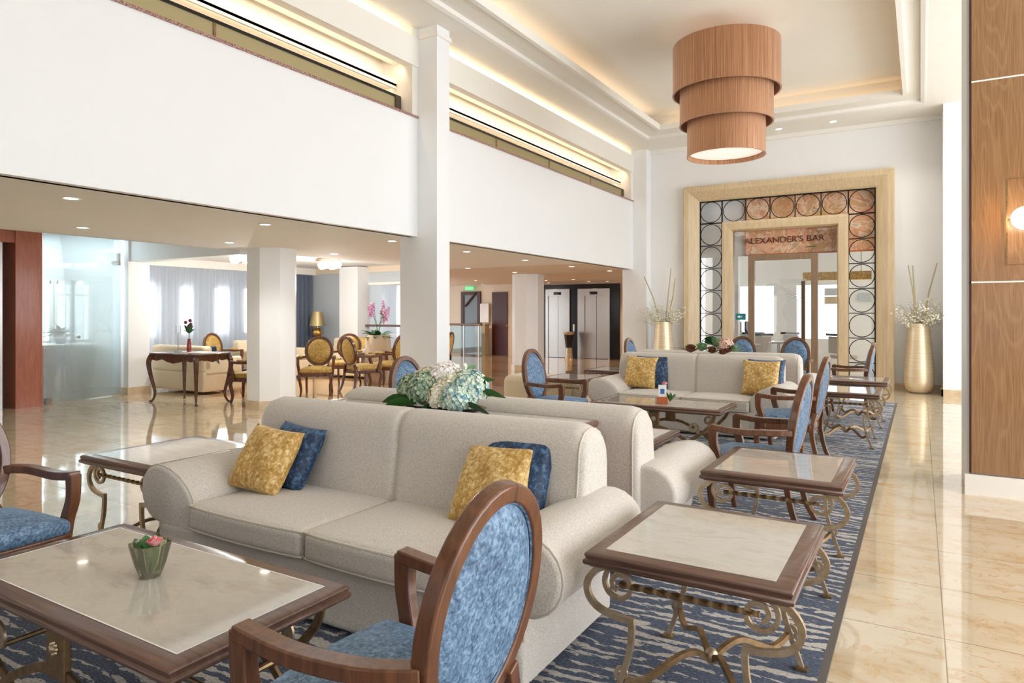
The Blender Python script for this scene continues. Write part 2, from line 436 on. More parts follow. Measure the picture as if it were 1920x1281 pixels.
def tag(o, label, cat, group=None, kind=None):
    o['label'] = label; o['category'] = cat
    if group: o['group'] = group
    if kind: o['kind'] = kind
    return o
def empty(name, loc=(0,0,0), rz=0, label=None, cat=None, group=None):
    o = bpy.data.objects.new(name, None); COL.objects.link(o); o.location = loc; o.rotation_euler[2] = rz; o.empty_display_size = .1
    if label: tag(o, label, cat, group)
    return o
def copy_tree(o, parent=None):
    c = o.copy(); COL.objects.link(c); c.parent = parent
    for ch in list(o.children): copy_tree(ch, c)
    return c
def dup(o, loc, rz, label, group=None):
    c = copy_tree(o); c.location = loc; c.rotation_euler[2] = rz; c['label'] = label
    if group: c['group'] = group
    return c
def struct(o, label=None):
    o['kind'] = 'structure'
    if label: o['label'] = label
    return o
def sbox(name, mat, *b):
    return struct(MB().box(*b).build(name, mat, smooth=0))
def catmull(pts, n=6, closed=False):
    P = [Vector(p) for p in pts]; out = []; m = len(P)
    for i in range(m if closed else m-1):
        p0 = P[i-1] if (i > 0 or closed) else P[0]; p1 = P[i]; p2 = P[(i+1) % m]; p3 = P[(i+2) % m] if (i+2 < m or closed) else P[-1]
        for k in range(n):
            t = k/n
            out.append(.5*((2*p1)+(-p0+p2)*t+(2*p0-5*p1+4*p2-p3)*t*t+(-p0+3*p1-3*p2+p3)*t**3))
    if not closed: out.append(P[-1])
    return out
def area(name, loc, rot, sx, sy, power, col=(1,1,1)):
    l = bpy.data.lights.new(name, 'AREA'); l.shape = 'RECTANGLE'; l.size = sx; l.size_y = sy; l.energy = power; l.color = col
    o = bpy.data.objects.new(name, l); COL.objects.link(o); o.location = loc; o.rotation_euler = rot; return o
def point(name, loc, power, col=(1,.85,.65), r=.05, spot=None):
    l = bpy.data.lights.new(name, 'SPOT' if spot else 'POINT'); l.energy = power; l.color = col; l.shadow_soft_size = r
    if spot: l.spot_size = R(spot); l.spot_blend = .6
    o = bpy.data.objects.new(name, l); COL.objects.link(o); o.location = loc; return o
# ------------------------------------------------------------------ room shell
def wall_open(name, axis, p0, p1, a0, a1, z0, z1, ops, mat):
    # wall slab between p0..p1 on its own axis, spanning a0..a1 along the other, with rectangular openings (a, b, za, zb)
    m = MB()
    def bx(a, b, za, zb):
        if b-a < 1e-4 or zb-za < 1e-4: return
        if axis == 'x': m.box(p0, p1, a, b, za, zb)
        else: m.box(a, b, p0, p1, za, zb)
    cur = a0
    for (a, b, za, zb) in sorted(ops):
        bx(cur, a, z0, z1); bx(a, b, z0, za); bx(a, b, zb, z1); cur = b
    bx(cur, a1, z0, z1)
    return struct(m.build(name, mat, smooth=0))

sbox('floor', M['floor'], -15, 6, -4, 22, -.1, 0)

# exterior wall on the left with its windows
def yx(px, X=-13.3): return onX(px, 587, X).y
wl = [(yx(262), yx(285), .95, 2.0), (yx(333), yx(351), .95, 2.0), (yx(399), yx(419), .95, 2.0), (yx(453), yx(470), .95, 2.0),
      (yx(60), yx(95), .9, 1.97), (yx(105), yx(135), .9, 1.97), (yx(138), yx(169), .9, 1.97)]
wall_open('wall_left', 'x', -13.5, -13.3, -4, 12.3, 0, 3.0, wl, M['greywall'])
k = 0
for (a, b, za, zb) in wl:
    k += 1
    m = MB(); w = .03
    m.box(-13.36, -13.28, a-.03, a+w, za-.03, zb+.03); m.box(-13.36, -13.28, b-w, b+.03, za-.03, zb+.03)
    m.box(-13.36, -13.28, a, b, zb-w, zb+.03); m.box(-13.36, -13.28, a, b, za-.03, za+w)
    if k > 4: m.box(-13.35, -13.29, a, b, zb-.24, zb-.2)
    f = struct(m.build('window_%d' % k, M['trimwhite'], smooth=0))
    g = MB().box(-13.33, -13.325, a+w, b-w, za+w, zb-w).build('pane', M['glass'], f, smooth=0)

# lounge end wall with the big window (right of it the stair hall)
a0, a1 = onY(680, 587, 12.15).x, onY(748, 587, 12.15).x
wall_open('wall_lounge_end', 'y', 12.15, 12.3, -13.3, -9.9, 0, 2.5, [(a0, -10.05, .25, 2.12)], M['greywall'])
m = MB()
m.box(a0-.02, a0+.04, 12.12, 12.2, .25, 2.12); m.box(-10.1, -10.05, 12.12, 12.2, .25, 2.12); m.box(a0, -10.05, 12.12, 12.2, 2.08, 2.14)
fw = struct(m.build('window_8', M['trimwhite'], smooth=0))
MB().box(a0, -10.05, 12.16, 12.165, .25, 2.1).build('pane', M['glass'], fw, smooth=0)
# white pier in front of the grey wall
x0 = onY(645, 587, 11.9).x; x1 = onY(679, 587, 11.9).x
struct(MB().box(x0, x1, 11.75, 12.15, 0, 2.5).build('pillar', M['paint'], smooth=0), 'white pier between grey wall and bright lounge window')

# far end wall of the lift hall
wall_open('wall_hall', 'y', 19.5, 19.7, -15, -5.7, 0, 2.6, [], M['hallwarm'])
wall_open('wall_hall_left', 'x', -14.9, -14.7, 12.3, 19.5, 0, 2.4, [(12.5, 19.0, .1, 2.34)], M['paint'])
sbox('wall_hall_right', M['paint'], -5.7, -5.56, 14.5, 19.5, 0, 4.98)

# main room end wall around the bar portal
wall_open('wall_far', 'y', 14.5, 14.66, -5.7, .75, 0, 4.98, [(-4.08, -.68, -.01, 3.84)], M['paint'])
struct(MB().box(-5.66, -5.11, 14.22, 14.5, 0, 4.98).build('pillar', M['paint'], smooth=0), 'slim white pilaster in the far left corner')
struct(MB().box(.33, .78, 13.72, 14.5, 0, 4.98).build('pillar', M['paint'], smooth=0), 'white pilaster right of the tall gold vase')
for i, b in enumerate([(-5.11, -4.35, 14.47, 14.5, 0, .12), (-.45, .33, 14.47, 14.5, 0, .12), (.3, .78, 13.69, 13.72, 0, .12), (.3, .33, 13.69, 14.47, 0, .12)]):
    sbox(['baseboard_far', 'baseboard_far_right', 'baseboard_right', 'baseboard_right_side'][i], M['stonebase'], *b)

# outer right wall and rear wall (behind the viewer): tall windows on the street side
ops = [(-3.2+i*3.4, -3.2+i*3.4+2.9, .35, 4.3) for i in range(5)]
wall_open('wall_right', 'x', 5.2, 5.4, -4, 22, 0, 5.4, ops, M['paint'])
for i, (a, b, za, zb) in enumerate(ops):
    m = MB(); m.box(5.25, 5.33, a, a+.06, za, zb); m.box(5.25, 5.33, b-.06, b, za, zb); m.box(5.25, 5.33, (a+b)/2-.03, (a+b)/2+.03, za, zb); m.box(5.25, 5.33, a, b, 3.0, 3.06); m.box(5.25, 5.33, a, b, za, za+.06)
    struct(m.build('window_%d' % (9+i), M['trimwhite'], smooth=0))
ops = [(-11.0+i*3.9, -11.0+i*3.9+1.5, .5, 2.2 if i < 2 else 2.9) for i in range(4)]
wall_open('wall_back', 'y', -4.2, -4, -15, 5.4, 0, 5.4, ops, M['taupe'])  # unseen wall, given dark wood to cut light bounced onto the seating
for i, (a, b, za, zb) in enumerate(ops):
    m = MB(); m.box(a, a+.06, -4.12, -4.04, za, zb); m.box(b-.06, b, -4.12, -4.04, za, zb); m.box((a+b)/2-.03, (a+b)/2+.03, -4.12, -4.04, za, zb)
    struct(m.build('window_%d' % (14+i), M['trimwhite'], smooth=0))
sbox('wall_far_right', M['paint'], .78, 5.2, 14.5, 14.66, 0, 4.98)

# mezzanine: low soffit, parapet, light coves
sbox('ceiling_soffit', M['soffit'], -9.0, -5.5, -4, 12.1, 2.38, 2.6)
sbox('ceiling_hall', M['hallwarm'], -14.9, -5.5, 12.1, 19.5, 2.38, 2.6)
sbox('ceiling_lounge', M['soffit'], -13.3, -9.0, 6.95, 12.15, 2.52, 2.6)
sbox('ceiling_glass_room', M['soffit'], -13.3, -9.0, -4, 6.75, 2.82, 2.9)
sbox('ceiling_slab', M['soffit'], -13.5, -6.05, -4, 19.6, 2.9, 3.4)
sbox('trim_14', M['soffit'], -9.03, -8.98, -4, 6.75, 2.38, 2.9)
struct(MB().box(-11.95, -8.85, 6.75, 7.0, 2.31, 2.9).build('beam', M['paint'], smooth=0), 'white dropped beam from the white pillar to the round column')
PY = [(-4, 6.745), (7.007, 14.22)]
for i, (a, b) in enumerate(PY):
    sbox('wall_parapet' + ('' if i == 0 else '_far'), M['paint'], -5.56, -5.42, a, b, 2.6 if 0 else 2.38, 3.86)
    sbox('trim_%d' % (1+i), M['granite'], -5.58, -5.40, a, b, 3.86, 3.885)
    # upper beam, back wall of the niche, shelf between the two light bands
    struct(MB().box(-5.52, -5.40, a, b, 4.5, 4.86).build('beam', M['ceil'], smooth=0), 'white beam band above the %s light cove' % ('near' if i == 0 else 'far'))
    sbox('wall_niche' + ('' if i == 0 else '_far'), M['ceil'], -6.02, -5.92, a, b, 3.6, 4.98)
    sbox('trim_%d' % (3+i), M['ceil'], -5.92, -5.66, a, b-.12, 4.27, 4.30)
    sbox('trim_%d' % (5+i), M['ceil'], -5.69, -5.66, a, b-.12, 4.24, 4.34)
    sbox('trim_%d' % (7+i), M['ceil'], -6.0, -5.42, b-.1, b, 3.885, 4.98)
    # railing screen
    rl = empty('balcony_railing', (-5.60, (a+b)/2, 3.6), 0, ['olive mesh balcony railing above the near white parapet', 'olive mesh balcony railing above the far white parapet'][i], 'railing', 'balcony railings')
    h = (b-a)/2-.13
    MB().box(-.008, .008, -h, h, .0, .50).build('screen', M['smoke'], rl, smooth=0)
    MB().box(-.02, .02, -h, h, .50, .53).build('handrail', M['black'], rl, smooth=0)
    MB().box(-.025, .025, h-.1, h, .0, .52).build('end_post', plain('dark_bronze_post', S(74,60,44), .4), rl, smooth=0)
    for q in range(1, 4):
        MB().box(.009, .016, -h+q*2*h/4-.015, -h+q*2*h/4+.015, .0, .5).build('upright', M['bronze'], rl, smooth=0)
sbox('floor_mezzanine', M['ceil'], -6.0, -5.56, -4, 14.4, 3.55, 3.6)
sbox('wall_cove_back', M['ceil'], -5.72, -5.66, -4, 14.4, 4.55, 5.0)

# main columns
struct(MB().box(-5.70, -5.115, 6.745, 7.007, 0, 4.98).build('column', M['paint'], smooth=0), 'tall square white column rising through the mezzanine')
sbox('trim_9', M['trimwhite'], -5.72, -5.095, 6.725, 7.027, 4.84, 4.89)
def octo(x, y, r, label):
    m = MB(); pts = [(r*math.cos(R(22.5+45*i)), r*math.sin(R(22.5+45*i))) for i in range(8)]
    m.prism(pts, 'z', .13, 2.38, Matrix.Translation((x, y, 0)))
    c = struct(m.build('column', M['paint'], smooth=0), label)
    b = MB().prism([(p[0]*1.05, p[1]*1.05) for p in pts], 'z', 0, .13, Matrix.Translation((x, y, 0)))
    b.build('plinth', M['stonebase'], c, smooth=0)
octo(-8.42, 7.0, .37, 'white octagonal column nearer the camera, under the soffit')
octo(-8.45, 14.9, .40, 'white octagonal column in front of the lifts')
struct(MB().box(-12.2, -11.75, 6.72, 7.1, 0, 2.7).build('pillar', M['paint'], smooth=0), 'square white pillar right of the frameless glass screen')
sbox('baseboard_pillar', M['stonebase'], -12.22, -11.73, 6.70, 7.12, 0, .13)

# main ceiling: flat border, stepped recess, lit tray
X0, X1, Y0, Y1 = -4.83, .05, 1.4, 13.5
m = MB()
m.box(-6.0, X0, -4, 14.66, 4.98, 5.14); m.box(X1, 5.4, -4, 14.66, 4.98, 5.14); m.box(X0, X1, -4, Y0, 4.98, 5.14); m.box(X0, X1, Y1, 14.66, 4.98, 5.14)
struct(m.build('ceiling', M['ceil'], smooth=0))
x0, x1, y0, y1 = -4.36, -.25, 2.0, 12.9
struct(MB().ringframe(x0, x1, y0, y1, [(0, 4.99), (.06, 4.99), (.06, 5.04), (X0*0+.62, 5.04), (.62, 5.10), (0, 5.10)]).build('ceiling_inner_border', M['ceil'], smooth=0))
struct(MB().ringframe(X0, X1, Y0, Y1, [(-.05, 4.985), (0, 4.975), (.02, 4.975), (.02, 5.06), (-.05, 5.06)]).build('trim_10', M['trimwhite'], smooth=0))
sbox('ceiling_tray', M['ceil'], -5.2, .5, 1.0, 13.9, 5.36, 5.42)
struct(MB().ringframe(x0, x1, y0, y1, [(.34, 5.10), (.40, 5.10), (.40, 5.36), (.34, 5.36)]).build('trim_11', M['ceil'], smooth=0))
# cornice along the top of the far wall and left wall
sbox('trim_12', M['trimwhite'], -5.11, .33, 14.44, 14.5, 4.9, 4.98)

def led(name, loc, d, sx, sy, p, col=(1, .66, .36)):
    o = area(name, loc, (0,0,0), sx, sy, p, col); o.rotation_euler = Vector(d).to_track_quat('-Z', 'Y').to_euler(); return o
WARM = (1, .72, .49)
for i, (a, b) in enumerate(PY):
    L = b-a; yc = (a+b)/2
    def strip(nm, x, z, d, w, p):
        l = area(nm, (x, yc, z), (0,0,0), w, L-.3, p, WARM)
        dz = Vector(d).normalized(); yv = Vector((0,1,0)); xv = yv.cross(-dz); 
        l.rotation_euler = Matrix((xv, yv, -dz)).transposed().to_euler(); return l
    strip('led_strip', -5.60, 4.80, (-.25, 0, 1), .05, L*1.9)
    strip('led_strip', -5.54, 4.49, (-.8, 0, -.6), .05, L*2.5)
    strip('led_strip', -5.72, 4.262, (-.8, 0, -.6), .05, L*2.5)
for (x, y, sx, sy) in (((x0-.28), (y0+y1)/2, .05, y1-y0), ((x1+.28), (y0+y1)/2, .05, y1-y0), ((x0+x1)/2, y1+.28, x1-x0, .05)):
    area('led_strip', (x, y, 5.13), (PI, 0, 0), sx, sy, max(sx, sy)*.6, (1, .62, .34))

# ------------------------------------------------------------------ wood-clad pier on the right
PX0, PY0 = .31, 6.45
pr = struct(MB().box(PX0, 2.6, PY0+.002, 7.19, 0, 4.98).build('pillar', M['paint'], smooth=0), 'white pier behind the tall veneer panels on the right')
pw = MB(); 
sbox('baseboard_pier', M['trimwhite'], PX0-.012, 2.6, PY0-.035, PY0, 0, .16)
zs = [.17, onY(1817, 530, PY0).z, onY(1817, 157, PY0).z, 4.97]
cl = empty('veneer_cladding', (PX0+.03, PY0-.03, .17), 0, 'tall walnut veneer cladding on the right-hand pier', 'cladding')
for i in range(3):
    MB().box(0, 2.2, 0, .03, zs[i]-.17+(.006 if i else 0), zs[i+1]-.17-.006).build('panel', M['veneer'], cl, smooth=0, bev=.002)
MB().box(-.012, 0, -.004, .03, 0, 4.8).build('edge_strip', plain('dark_edge', S(66,32,26), .4), cl, smooth=0)
for i in (1, 2): MB().box(-.012, 2.2, -.004, .02, zs[i]-.17-.006, zs[i]-.17+.006).build('inlay', M['trimwhite'], cl, smooth=0)
# wall sconce (globe in a square bronze frame)
gp = onY(1921, 409, PY0-.12)
sc_ = empty('wall_sconce', (gp.x, PY0-.03, gp.z), 0, 'glowing globe wall lamp in square bronze frame on veneer', 'wall lamp')
MB().ball((0, -.10, 0), .085, 24).build('globe', M['glowwhite'], sc_)
fr = MB().tube([(-.105,-.05,-.34),(-.105,-.05,.31),(.3,-.05,.31),(.3,-.05,-.34)], 1, rect=(.014,.014), up=(0,1,0), closed=True).build('frame', M['bronze'], sc_, smooth=0)
MB().tube([(0,-.0,0),(0,-.05,0)], .03, 16).tube([(-.115,-.05,.0),(0,-.05,0)], .006).build('bracket', M['bronze'], sc_)
point('sconce_light', (gp.x-.02, PY0-.16, gp.z), 16, (1, .6, .28), .08)

# ------------------------------------------------------------------ left: silver doors, red wood pier, glass screen
sd = empty('lift_door_front', (-11.62, 4.6, 0), 0, 'brushed steel door at the far left edge in white jamb', 'door')
MB().box(-.06, 0, -1.2, .18, 0, 2.5).build('leaf', M['steel'], sd, smooth=0)
MB().box(-.02, .04, .08, .12, 0, 2.5).build('jamb', M['trimwhite'], sd, smooth=0)
struct(MB().box(-12.2, -11.5, 4.9, 5.26, 0, 2.82).build('pillar', M['redwood'], smooth=0), 'reddish striped wood pier beside the glass screen')
struct(MB().box(-12.2, -11.52, 3.0, 4.9, 2.46, 2.82).build('lintel', M['redwood'], smooth=0), 'reddish wood lintel over the steel door')
struct(MB().box(-12.9, -12.2, -1, 5.26, 0, 2.82).build('wall_service', M['paint'], smooth=0))
g0, g1 = Vector((-11.56, 5.3, 0)), Vector((-11.92, 6.68, 0))
gs = empty('glass_screen', tuple(g0), math.atan2(g1.y-g0.y, g1.x-g0.x), 'tall frameless pale green glass screen beside the wood pier', 'glass screen')
GL = (g1-g0).length
MB().box(0, GL, -.006, .006, .012, 2.8).build('pane', M['bluegreen'], gs, smooth=0)
MB().box(GL-.16, GL-.02, -.03, .03, 2.25, 2.31).box(GL-.06, GL-.03, -.03, .03, 2.31, 2.45).build('bracket', M['steel'], gs, smooth=0)
MB().box(.02, .12, -.03, .03, .01, .10).build('floor_clamp', M['steel'], gs, smooth=0)
MB().ball((GL*.42, -.02, 1.03), .025, 12).build('knob', M['steel'], gs)

# objects behind the glass: reception desk with monitor-like plant shapes
rd = empty('reception_desk', (-12.45, 5.95, 0), R(90), 'pale curved reception desk seen through the glass screen', 'desk')
MB().lathe([(.42,.0),(.5,.3),(.54,.85)], (0,0,0), 40).build('body', M['paint'], rd)
MB().lathe([(.57,.85),(.57,.9)], (0,0,0), 40).build('worktop', M['trimwhite'], rd)
tp = empty('potted_plant', (-12.5, 6.0, .9), 0, 'low bushy plant on the desk behind the glass screen', 'plant')
MB().lathe([(.07,0),(.1,.14)], (0,0,0), 16).build('pot', M['greywall'], tp)
def leafblade(m, base, d, L, w, droop=.3, n=5, roll=0):
    d = Vector(d).normalized(); side = d.cross(Vector((0,0,1)));
    if side.length < .01: side = Vector((1,0,0))
    side.normalize(); vs = []; fs = []; p = Vector(base)
    if roll: side = Matrix.Rotation(roll, 3, d) @ side
    for i in range(n+1):
        t = i/n; ww = w*math.sin(PI*min(1, t*.92+.06))*.5
        q = p + d*L*t + Vector((0,0,-droop*L*t*t))
        up = Vector((0,0,.25*ww))
        vs += [q-side*ww+up, q, q+side*ww+up]
    for i in range(n):
        fs += [(i*3, i*3+1, i*3+4, i*3+3), (i*3+1, i*3+2, i*3+5, i*3+4)]
    m.add(vs, fs)
mm = MB()
for i in range(26):
    a = random.random()*2*PI; e = random.uniform(.1, 1.3)
    leafblade(mm, (0,0,.13), (math.cos(a)*math.cos(e), math.sin(a)*math.cos(e), math.sin(e)), random.uniform(.2,.38), .09)
mm.build('foliage', M['leafdark'], tp)

# ------------------------------------------------------------------ curtains and lounge fittings
def curtain(name, mat, label, y0, y1, X, z0, z1, amp, per):
    n = int((y1-y0)/per*8); vs = []; fs = []
    for i in range(n+1):
        y = y0+(y1-y0)*i/n; ph = 2*PI*(y-y0)/per
        x = X+amp*math.sin(ph+.6*math.sin(y*5)); 
        vs += [(x*1.0, y, z0), (X+(x-X)*.8, y, (z0+z1)/2), (X+(x-X)*.6, y, z1)]
    for i in range(n):
        for j in (0, 1): fs.append((i*3+j, (i+1)*3+j, (i+1)*3+j+1, i*3+j+1))
    return tag(MB().add(vs, fs).build(name, mat, smooth=180), label, 'curtain')
curtain('sheer_curtain', M['sheer'], 'long sheer white curtain across the lounge windows', 7.25, 11.25, -13.1, .03, 2.36, .035, .14)
curtain('drape', M['drape'], 'slate grey drape at the right end of the sheer curtain', 11.25, 12.08, -13.08, .03, 2.36, .05, .13)
sbox('trim_13', M['trimwhite'], -13.3, -12.95, 7.0, 12.15, 2.36, 2.52)

def globe_lamp(loc, label, first=None):
    r = empty('globe_ceiling_lamp', loc, R(-30), label, 'ceiling lamp', 'globe cluster lamps on the lounge ceiling')
    MB().box(-.34, .34, -.2, .2, -.04, 0).build('ceiling_plate', M['bronze'], r, smooth=0, bev=.004)
    for k in range(6):
        x = -.22+.22*(k % 3); y = -.1+.2*(k//3)
        MB().ball((x, y, -.13), .085, 16).build('globe', M['glow'], r)
    return r
g1_ = globe_lamp((-10.2, 9.9, 2.52), 'brass ceiling lamp with cluster of globes above the yellow chairs')
dup(g1_, (-10.35, 7.95, 2.52), R(-30), 'brass globe cluster ceiling lamp half hidden by the octagonal column')
point('lamp_light', (-10.2, 9.9, 2.0), 95, (1,.96,.9), .03); point('lamp_light', (-10.35, 7.95, 2.0), 70, (1,.96,.9), .03); area('room_fill', (-12.6, 6.0, 2.81), (0,0,0), .8, 1.2, 60, (.95,.98,1))  # the area lamp is an unseen fill added to brighten the glass room

# ------------------------------------------------------------------ lift hall
def hx(px): return onY(px, 587, 19.5).x
def hz(px, y): return onY(px, y, 19.5).z
bl = struct(MB().box(hx(1017), hx(1163), 19.44, 19.5, 0, hz(1100, 533)).build('wall_lift_cladding', M['black'], smooth=0))
def lift(px0, px1, d0, d1, y_top, ydoor, label):
    r = empty('lift_door', (hx((px0+px1)/2), 19.44, 0), 0, label, 'lift', 'lift doors in the black wall')
    c = hx((px0+px1)/2); zt = hz(px0, y_top); zd = hz(d0, ydoor)
    a, b, e, f = hx(px0)-c, hx(px1)-c, hx(d0)-c, hx(d1)-c
    MB().box(a, e, -.06, 0, 0, zt).box(f, b, -.06, 0, 0, zt).box(e, f, -.06, 0, zd, zt).build('surround', M['steel'], r, smooth=0, bev=.004)
    for (p, q) in ((e, (e+f)/2-.006), ((e+f)/2+.006, f)):
        MB().box(p, q, -.03, -.005, .01, zd).build('leaf', M['steel'], r, smooth=0)
    w = (a+b)/2
    MB().rbox(w-.13, w+.13, -.075, -.06, zd+.04, zd+.13, .007, 2, 2).build('floor_display', M['black'], r)
    return r
lift(1026, 1071, 1031, 1067, 543, 556, 'left steel lift door in the black wall')
lift(1086, 1146, 1099, 1143, 542, 555, 'right steel lift door in the black wall')
bp = tag(MB().rbox(-.04, .04, -.02, 0, -.12, .12, .01, 2, 2).build('call_panel', M['steel'], None, (hx(1078), 19.44, hz(1078, 615))), 'small steel lift call panel between the two lifts', 'call panel')
st = empty('ash_bin', (hx(1077)+.1, 18.9, 0), 0, 'dark and brass pedestal bin between the lifts', 'bin')
MB().lathe([(.14,0),(.12,.05),(.1,.35)], (0,0,0), 20).build('foot', M['champ'], st)
MB().lathe([(.1,.35),(.13,.6),(.15,.75)], (0,0,0), 20).build('body', M['black'], st)
MB().lathe([(.15,.75),(.17,.78),(.17,.84)], (0,0,0), 20).build('bowl', M['champ'], st)
# glazed door with exit sign, panel, red door
md = empty('glazed_door', (hx(884), 19.5, 0), 0, 'dark red framed glazed door under the green exit light', 'door')
a, b = hx(866)-hx(884), hx(902)-hx(884); zt = hz(884, 547)
MB().box(a, a+.12, -.06, 0, 0, zt).box(b-.12, b, -.06, 0, 0, zt).box(a+.12, b-.12, -.06, 0, zt-.12, zt).build('frame', M['darkwood_flat'], md, smooth=0)
MB().box(a+.12, b-.12, -.03, -.02, 0, zt-.12).build('pane', plain('grey_glass', S(120,130,136), .05), md, smooth=0)
tag(MB().tube([(-.22,0,-.2),(.22,0,.25)], .03).build('stair_rail', M['darkwood_flat'], None, (hx(884), 19.42, 1.85)), 'short dark red rail seen through the glazed door', 'rail')
tag(MB().box(-.16, .16, -.05, 0, -.05, .05).build('exit_sign', M['exit'], None, (hx(884), 19.4, hz(884, 541)), smooth=0), 'small glowing green exit light above the glazed door', 'sign')
rdoor = empty('red_door', (hx(936), 19.5, 0), 0, 'plain dark red door left of the far octagonal column', 'door')
MB().box(hx(924)-hx(936), hx(952)-hx(936), -.05, 0, 0, hz(936, 548)).build('leaf', M['darkwood_flat'], rdoor, smooth=0)
MB().ball((.35, -.08, 1.0), .03, 10).build('knob', M['gold'], rdoor)
tag(MB().box(hx(904)-hx(914), hx(923)-hx(914), -.25, 0, 0, 1.02).box(hx(904)-hx(914)-.03, hx(923)-hx(914)+.03, -.28, 0, 1.02, 1.06).build('wood_partition', M['oak'], None, (hx(914), 19.3, 0), smooth=0), 'pale wood partition beside the glass balustrade', 'partition')
tag(MB().box(-.16, .1, -.02, .02, -.3, .34).box(.1, .2, -.04, .02, -.3, .34).build('notice_box', M['paper'], None, (hx(911), 19.4, 1.4), smooth=0), 'white notice box on the wall above the wood partition', 'notice box')
bs = empty('glass_balustrade', (hx(873), 18.75, 0), 0, 'glass stair balustrade with wooden rail in the far hall', 'balustrade')
L0, L1 = onY(838, 587, 18.75).x-hx(873), onY(903, 587, 18.75).x-hx(873)
MB().box(L0, L1, -.01, .01, .05, .98).build('pane', M['railglass'], bs, smooth=0)
MB().box(L0, L1, -.04, .04, 1.0, 1.07).build('handrail', M['walnut'], bs, smooth=0, bev=.01)
for q in (.1, .5, .92): MB().box(L0+(L1-L0)*q-.02, L0+(L1-L0)*q+.02, -.02, .02, 0, 1.0).build('post', M['steel'], bs, smooth=0)
bs2 = empty('window_rail', (-11, 12.02, 0), 0, 'dark wooden rail across the bright lounge window', 'rail')
MB().box(a0+11-.1, .9, -.02, .03, 1.10, 1.15).build('handrail', M['walnut'], bs2, smooth=0)
for q in (a0+11, .85): MB().box(q-.015, q+.015, -.01, .02, 0, 1.1).build('post', M['steel'], bs2, smooth=0)

# ------------------------------------------------------------------ recessed downlights
def downlight(first=[]):
    if not first:
        r = empty('downlight', (0,0,0))
        MB().lathe([(.055,-.004),(.075,-.006),(.078,0),(.055,0)], (0,0,0), 24, cap=False).build('trim_ring', M['trimwhite'], r)
        MB().lathe([(.055,-.002),(.055,0)], (0,0,0), 24).build('lens', M['downlight'], r)
        first.append(r); return r
    return copy_tree(first[0])
soff = [(133,372,'at the far left of the low soffit'), (155,427,'above the glass screen on the low soffit'), (430,455,'left of the near octagonal column top'),
        (497,421,'in front of the near octagonal column'), (627,476,'on the soffit above the gold table lamp'), (735,452,'on the soffit left of the tall square column'),
        (875,472,'on the soffit just right of the tall square column'), (985,488,'on the soffit above the far octagonal column'), (1072,500,'on the soffit edge above the left lift'),
        (1143,508,'on the soffit edge above the right lift'), (877,503,'on the soffit in front of the hall ceiling, far left'), (965,511,'at the top of the far octagonal column')]
for (x, y, t) in soff:
    o = downlight(); o.location = onZ(x, y, 2.379); tag(o, 'round white downlight '+t, 'downlight', 'downlights in the soffit')
hall = [(892,526,'first on the left above the glazed door'), (905,536,'above the wood partition'), (1029,534,'above the left lift, nearest the lifts'), (1024,526,'left of the pair over the left lift'),
        (1075,524,'between the two lifts'), (1104,531,'above the right lift, nearest the lifts'), (1139,529,'at the right end over the right lift')]
for (x, y, t) in hall:
    p = onZ(x, y, 2.379)
    if p.y > 19.2: p *= 19.2/p.y; p.z = 2.379
    o = downlight(); o.location = p; tag(o, 'warm downlight in the lift hall, '+t, 'downlight', 'downlights in the lift hall')
for (x, y, t) in [(1460,242,'left'), (1562,228,'right')]:
    o = downlight(); o.location = onZ(x, y, 4.979); tag(o, t+' downlight in the high ceiling border above the bar portal', 'downlight', 'downlights above the bar portal')
for p in ((-2.2,13.4),(-3.3,13.4),(-1.1,13.4),(-.3,13.5)): point('far_downlight', (p[0], p[1], 4.93), 34, (1,.95,.86), .06, 110)
for p in ((-9.4,18.3),(-12.5,17.8),(-7.2,18.2),(-10,15.2)): point('hall_light', (p[0], p[1], 2.3), 70, (1,.84,.64), .06, 140)
for p in ((-7.2,3.5),(-7.2,6),(-7.4,9.5),(-7.2,12.5)): point('soffit_light', (p[0], p[1], 2.33), 60, (1,.96,.9), .06, 140)

# ------------------------------------------------------------------ bar portal, grille, sign, door
YF = 14.5
def on_far(m): return Matrix(((1,0,0,0),(0,0,-1,0),(0,1,0,0),(0,0,0,1)))
def portal(name, x0, x1, zt, prof, mat, label, ybase):
    # three-sided frame; prof = (outward offset, depth towards the room)
    vs = []; fs = []; n = len(prof)
    for (sx, sz, X, Z) in ((-1,0,x0,0), (-1,1,x0,zt), (1,1,x1,zt), (1,0,x1,0)):
        for (o, d) in prof: vs.append((X+sx*o, ybase-d, Z+sz*o))
    for k in range(3):
        for i in range(n):
            j = (i+1) % n; fs.append((k*n+i, (k+1)*n+i, (k+1)*n+j, k*n+j))
    fs.append(tuple(range(n))); fs.append(tuple(3*n+i for i in range(n)))
    return tag(MB().add(vs, fs).build(name, mat, smooth=0), label, 'frame')
portal('portal_frame', -4.03, -.72, 3.78, [(.0,-.14), (0,.0), (.03,.03), (.20,.14), (.29,.16), (.31,.15), (.31,-.0), (.05,-.14)], M['oak'], 'wide pale oak outer frame around the bar entrance', YF)
portal('inner_portal_frame', -3.34, -1.38, 3.11, [(0,-.16), (0,.0), (.03,.06), (.15,.08), (.2,.08), (.2,-.16)], M['oak'], 'narrower pale oak inner frame holding the bar door glazing', YF)
gr = empty('iron_grille', (-2.375, YF+.02, 0), 0, 'black iron grille of circles framing the bar entrance', 'grille')
cw = (4.03-.72)/7
x_l, x_r, zt = -4.03+2.375, -.72+2.375, 3.78
bars = MB(); t = .012
for x in (x_l+t, x_l+cw-t*.5, x_r-cw+t*.5, x_r-t): bars.box(x-t, x+t, -.015, .015, 0, zt)
for z in (zt-t, zt-cw): bars.box(x_l, x_r, -.015, .015, z-t, z+t)
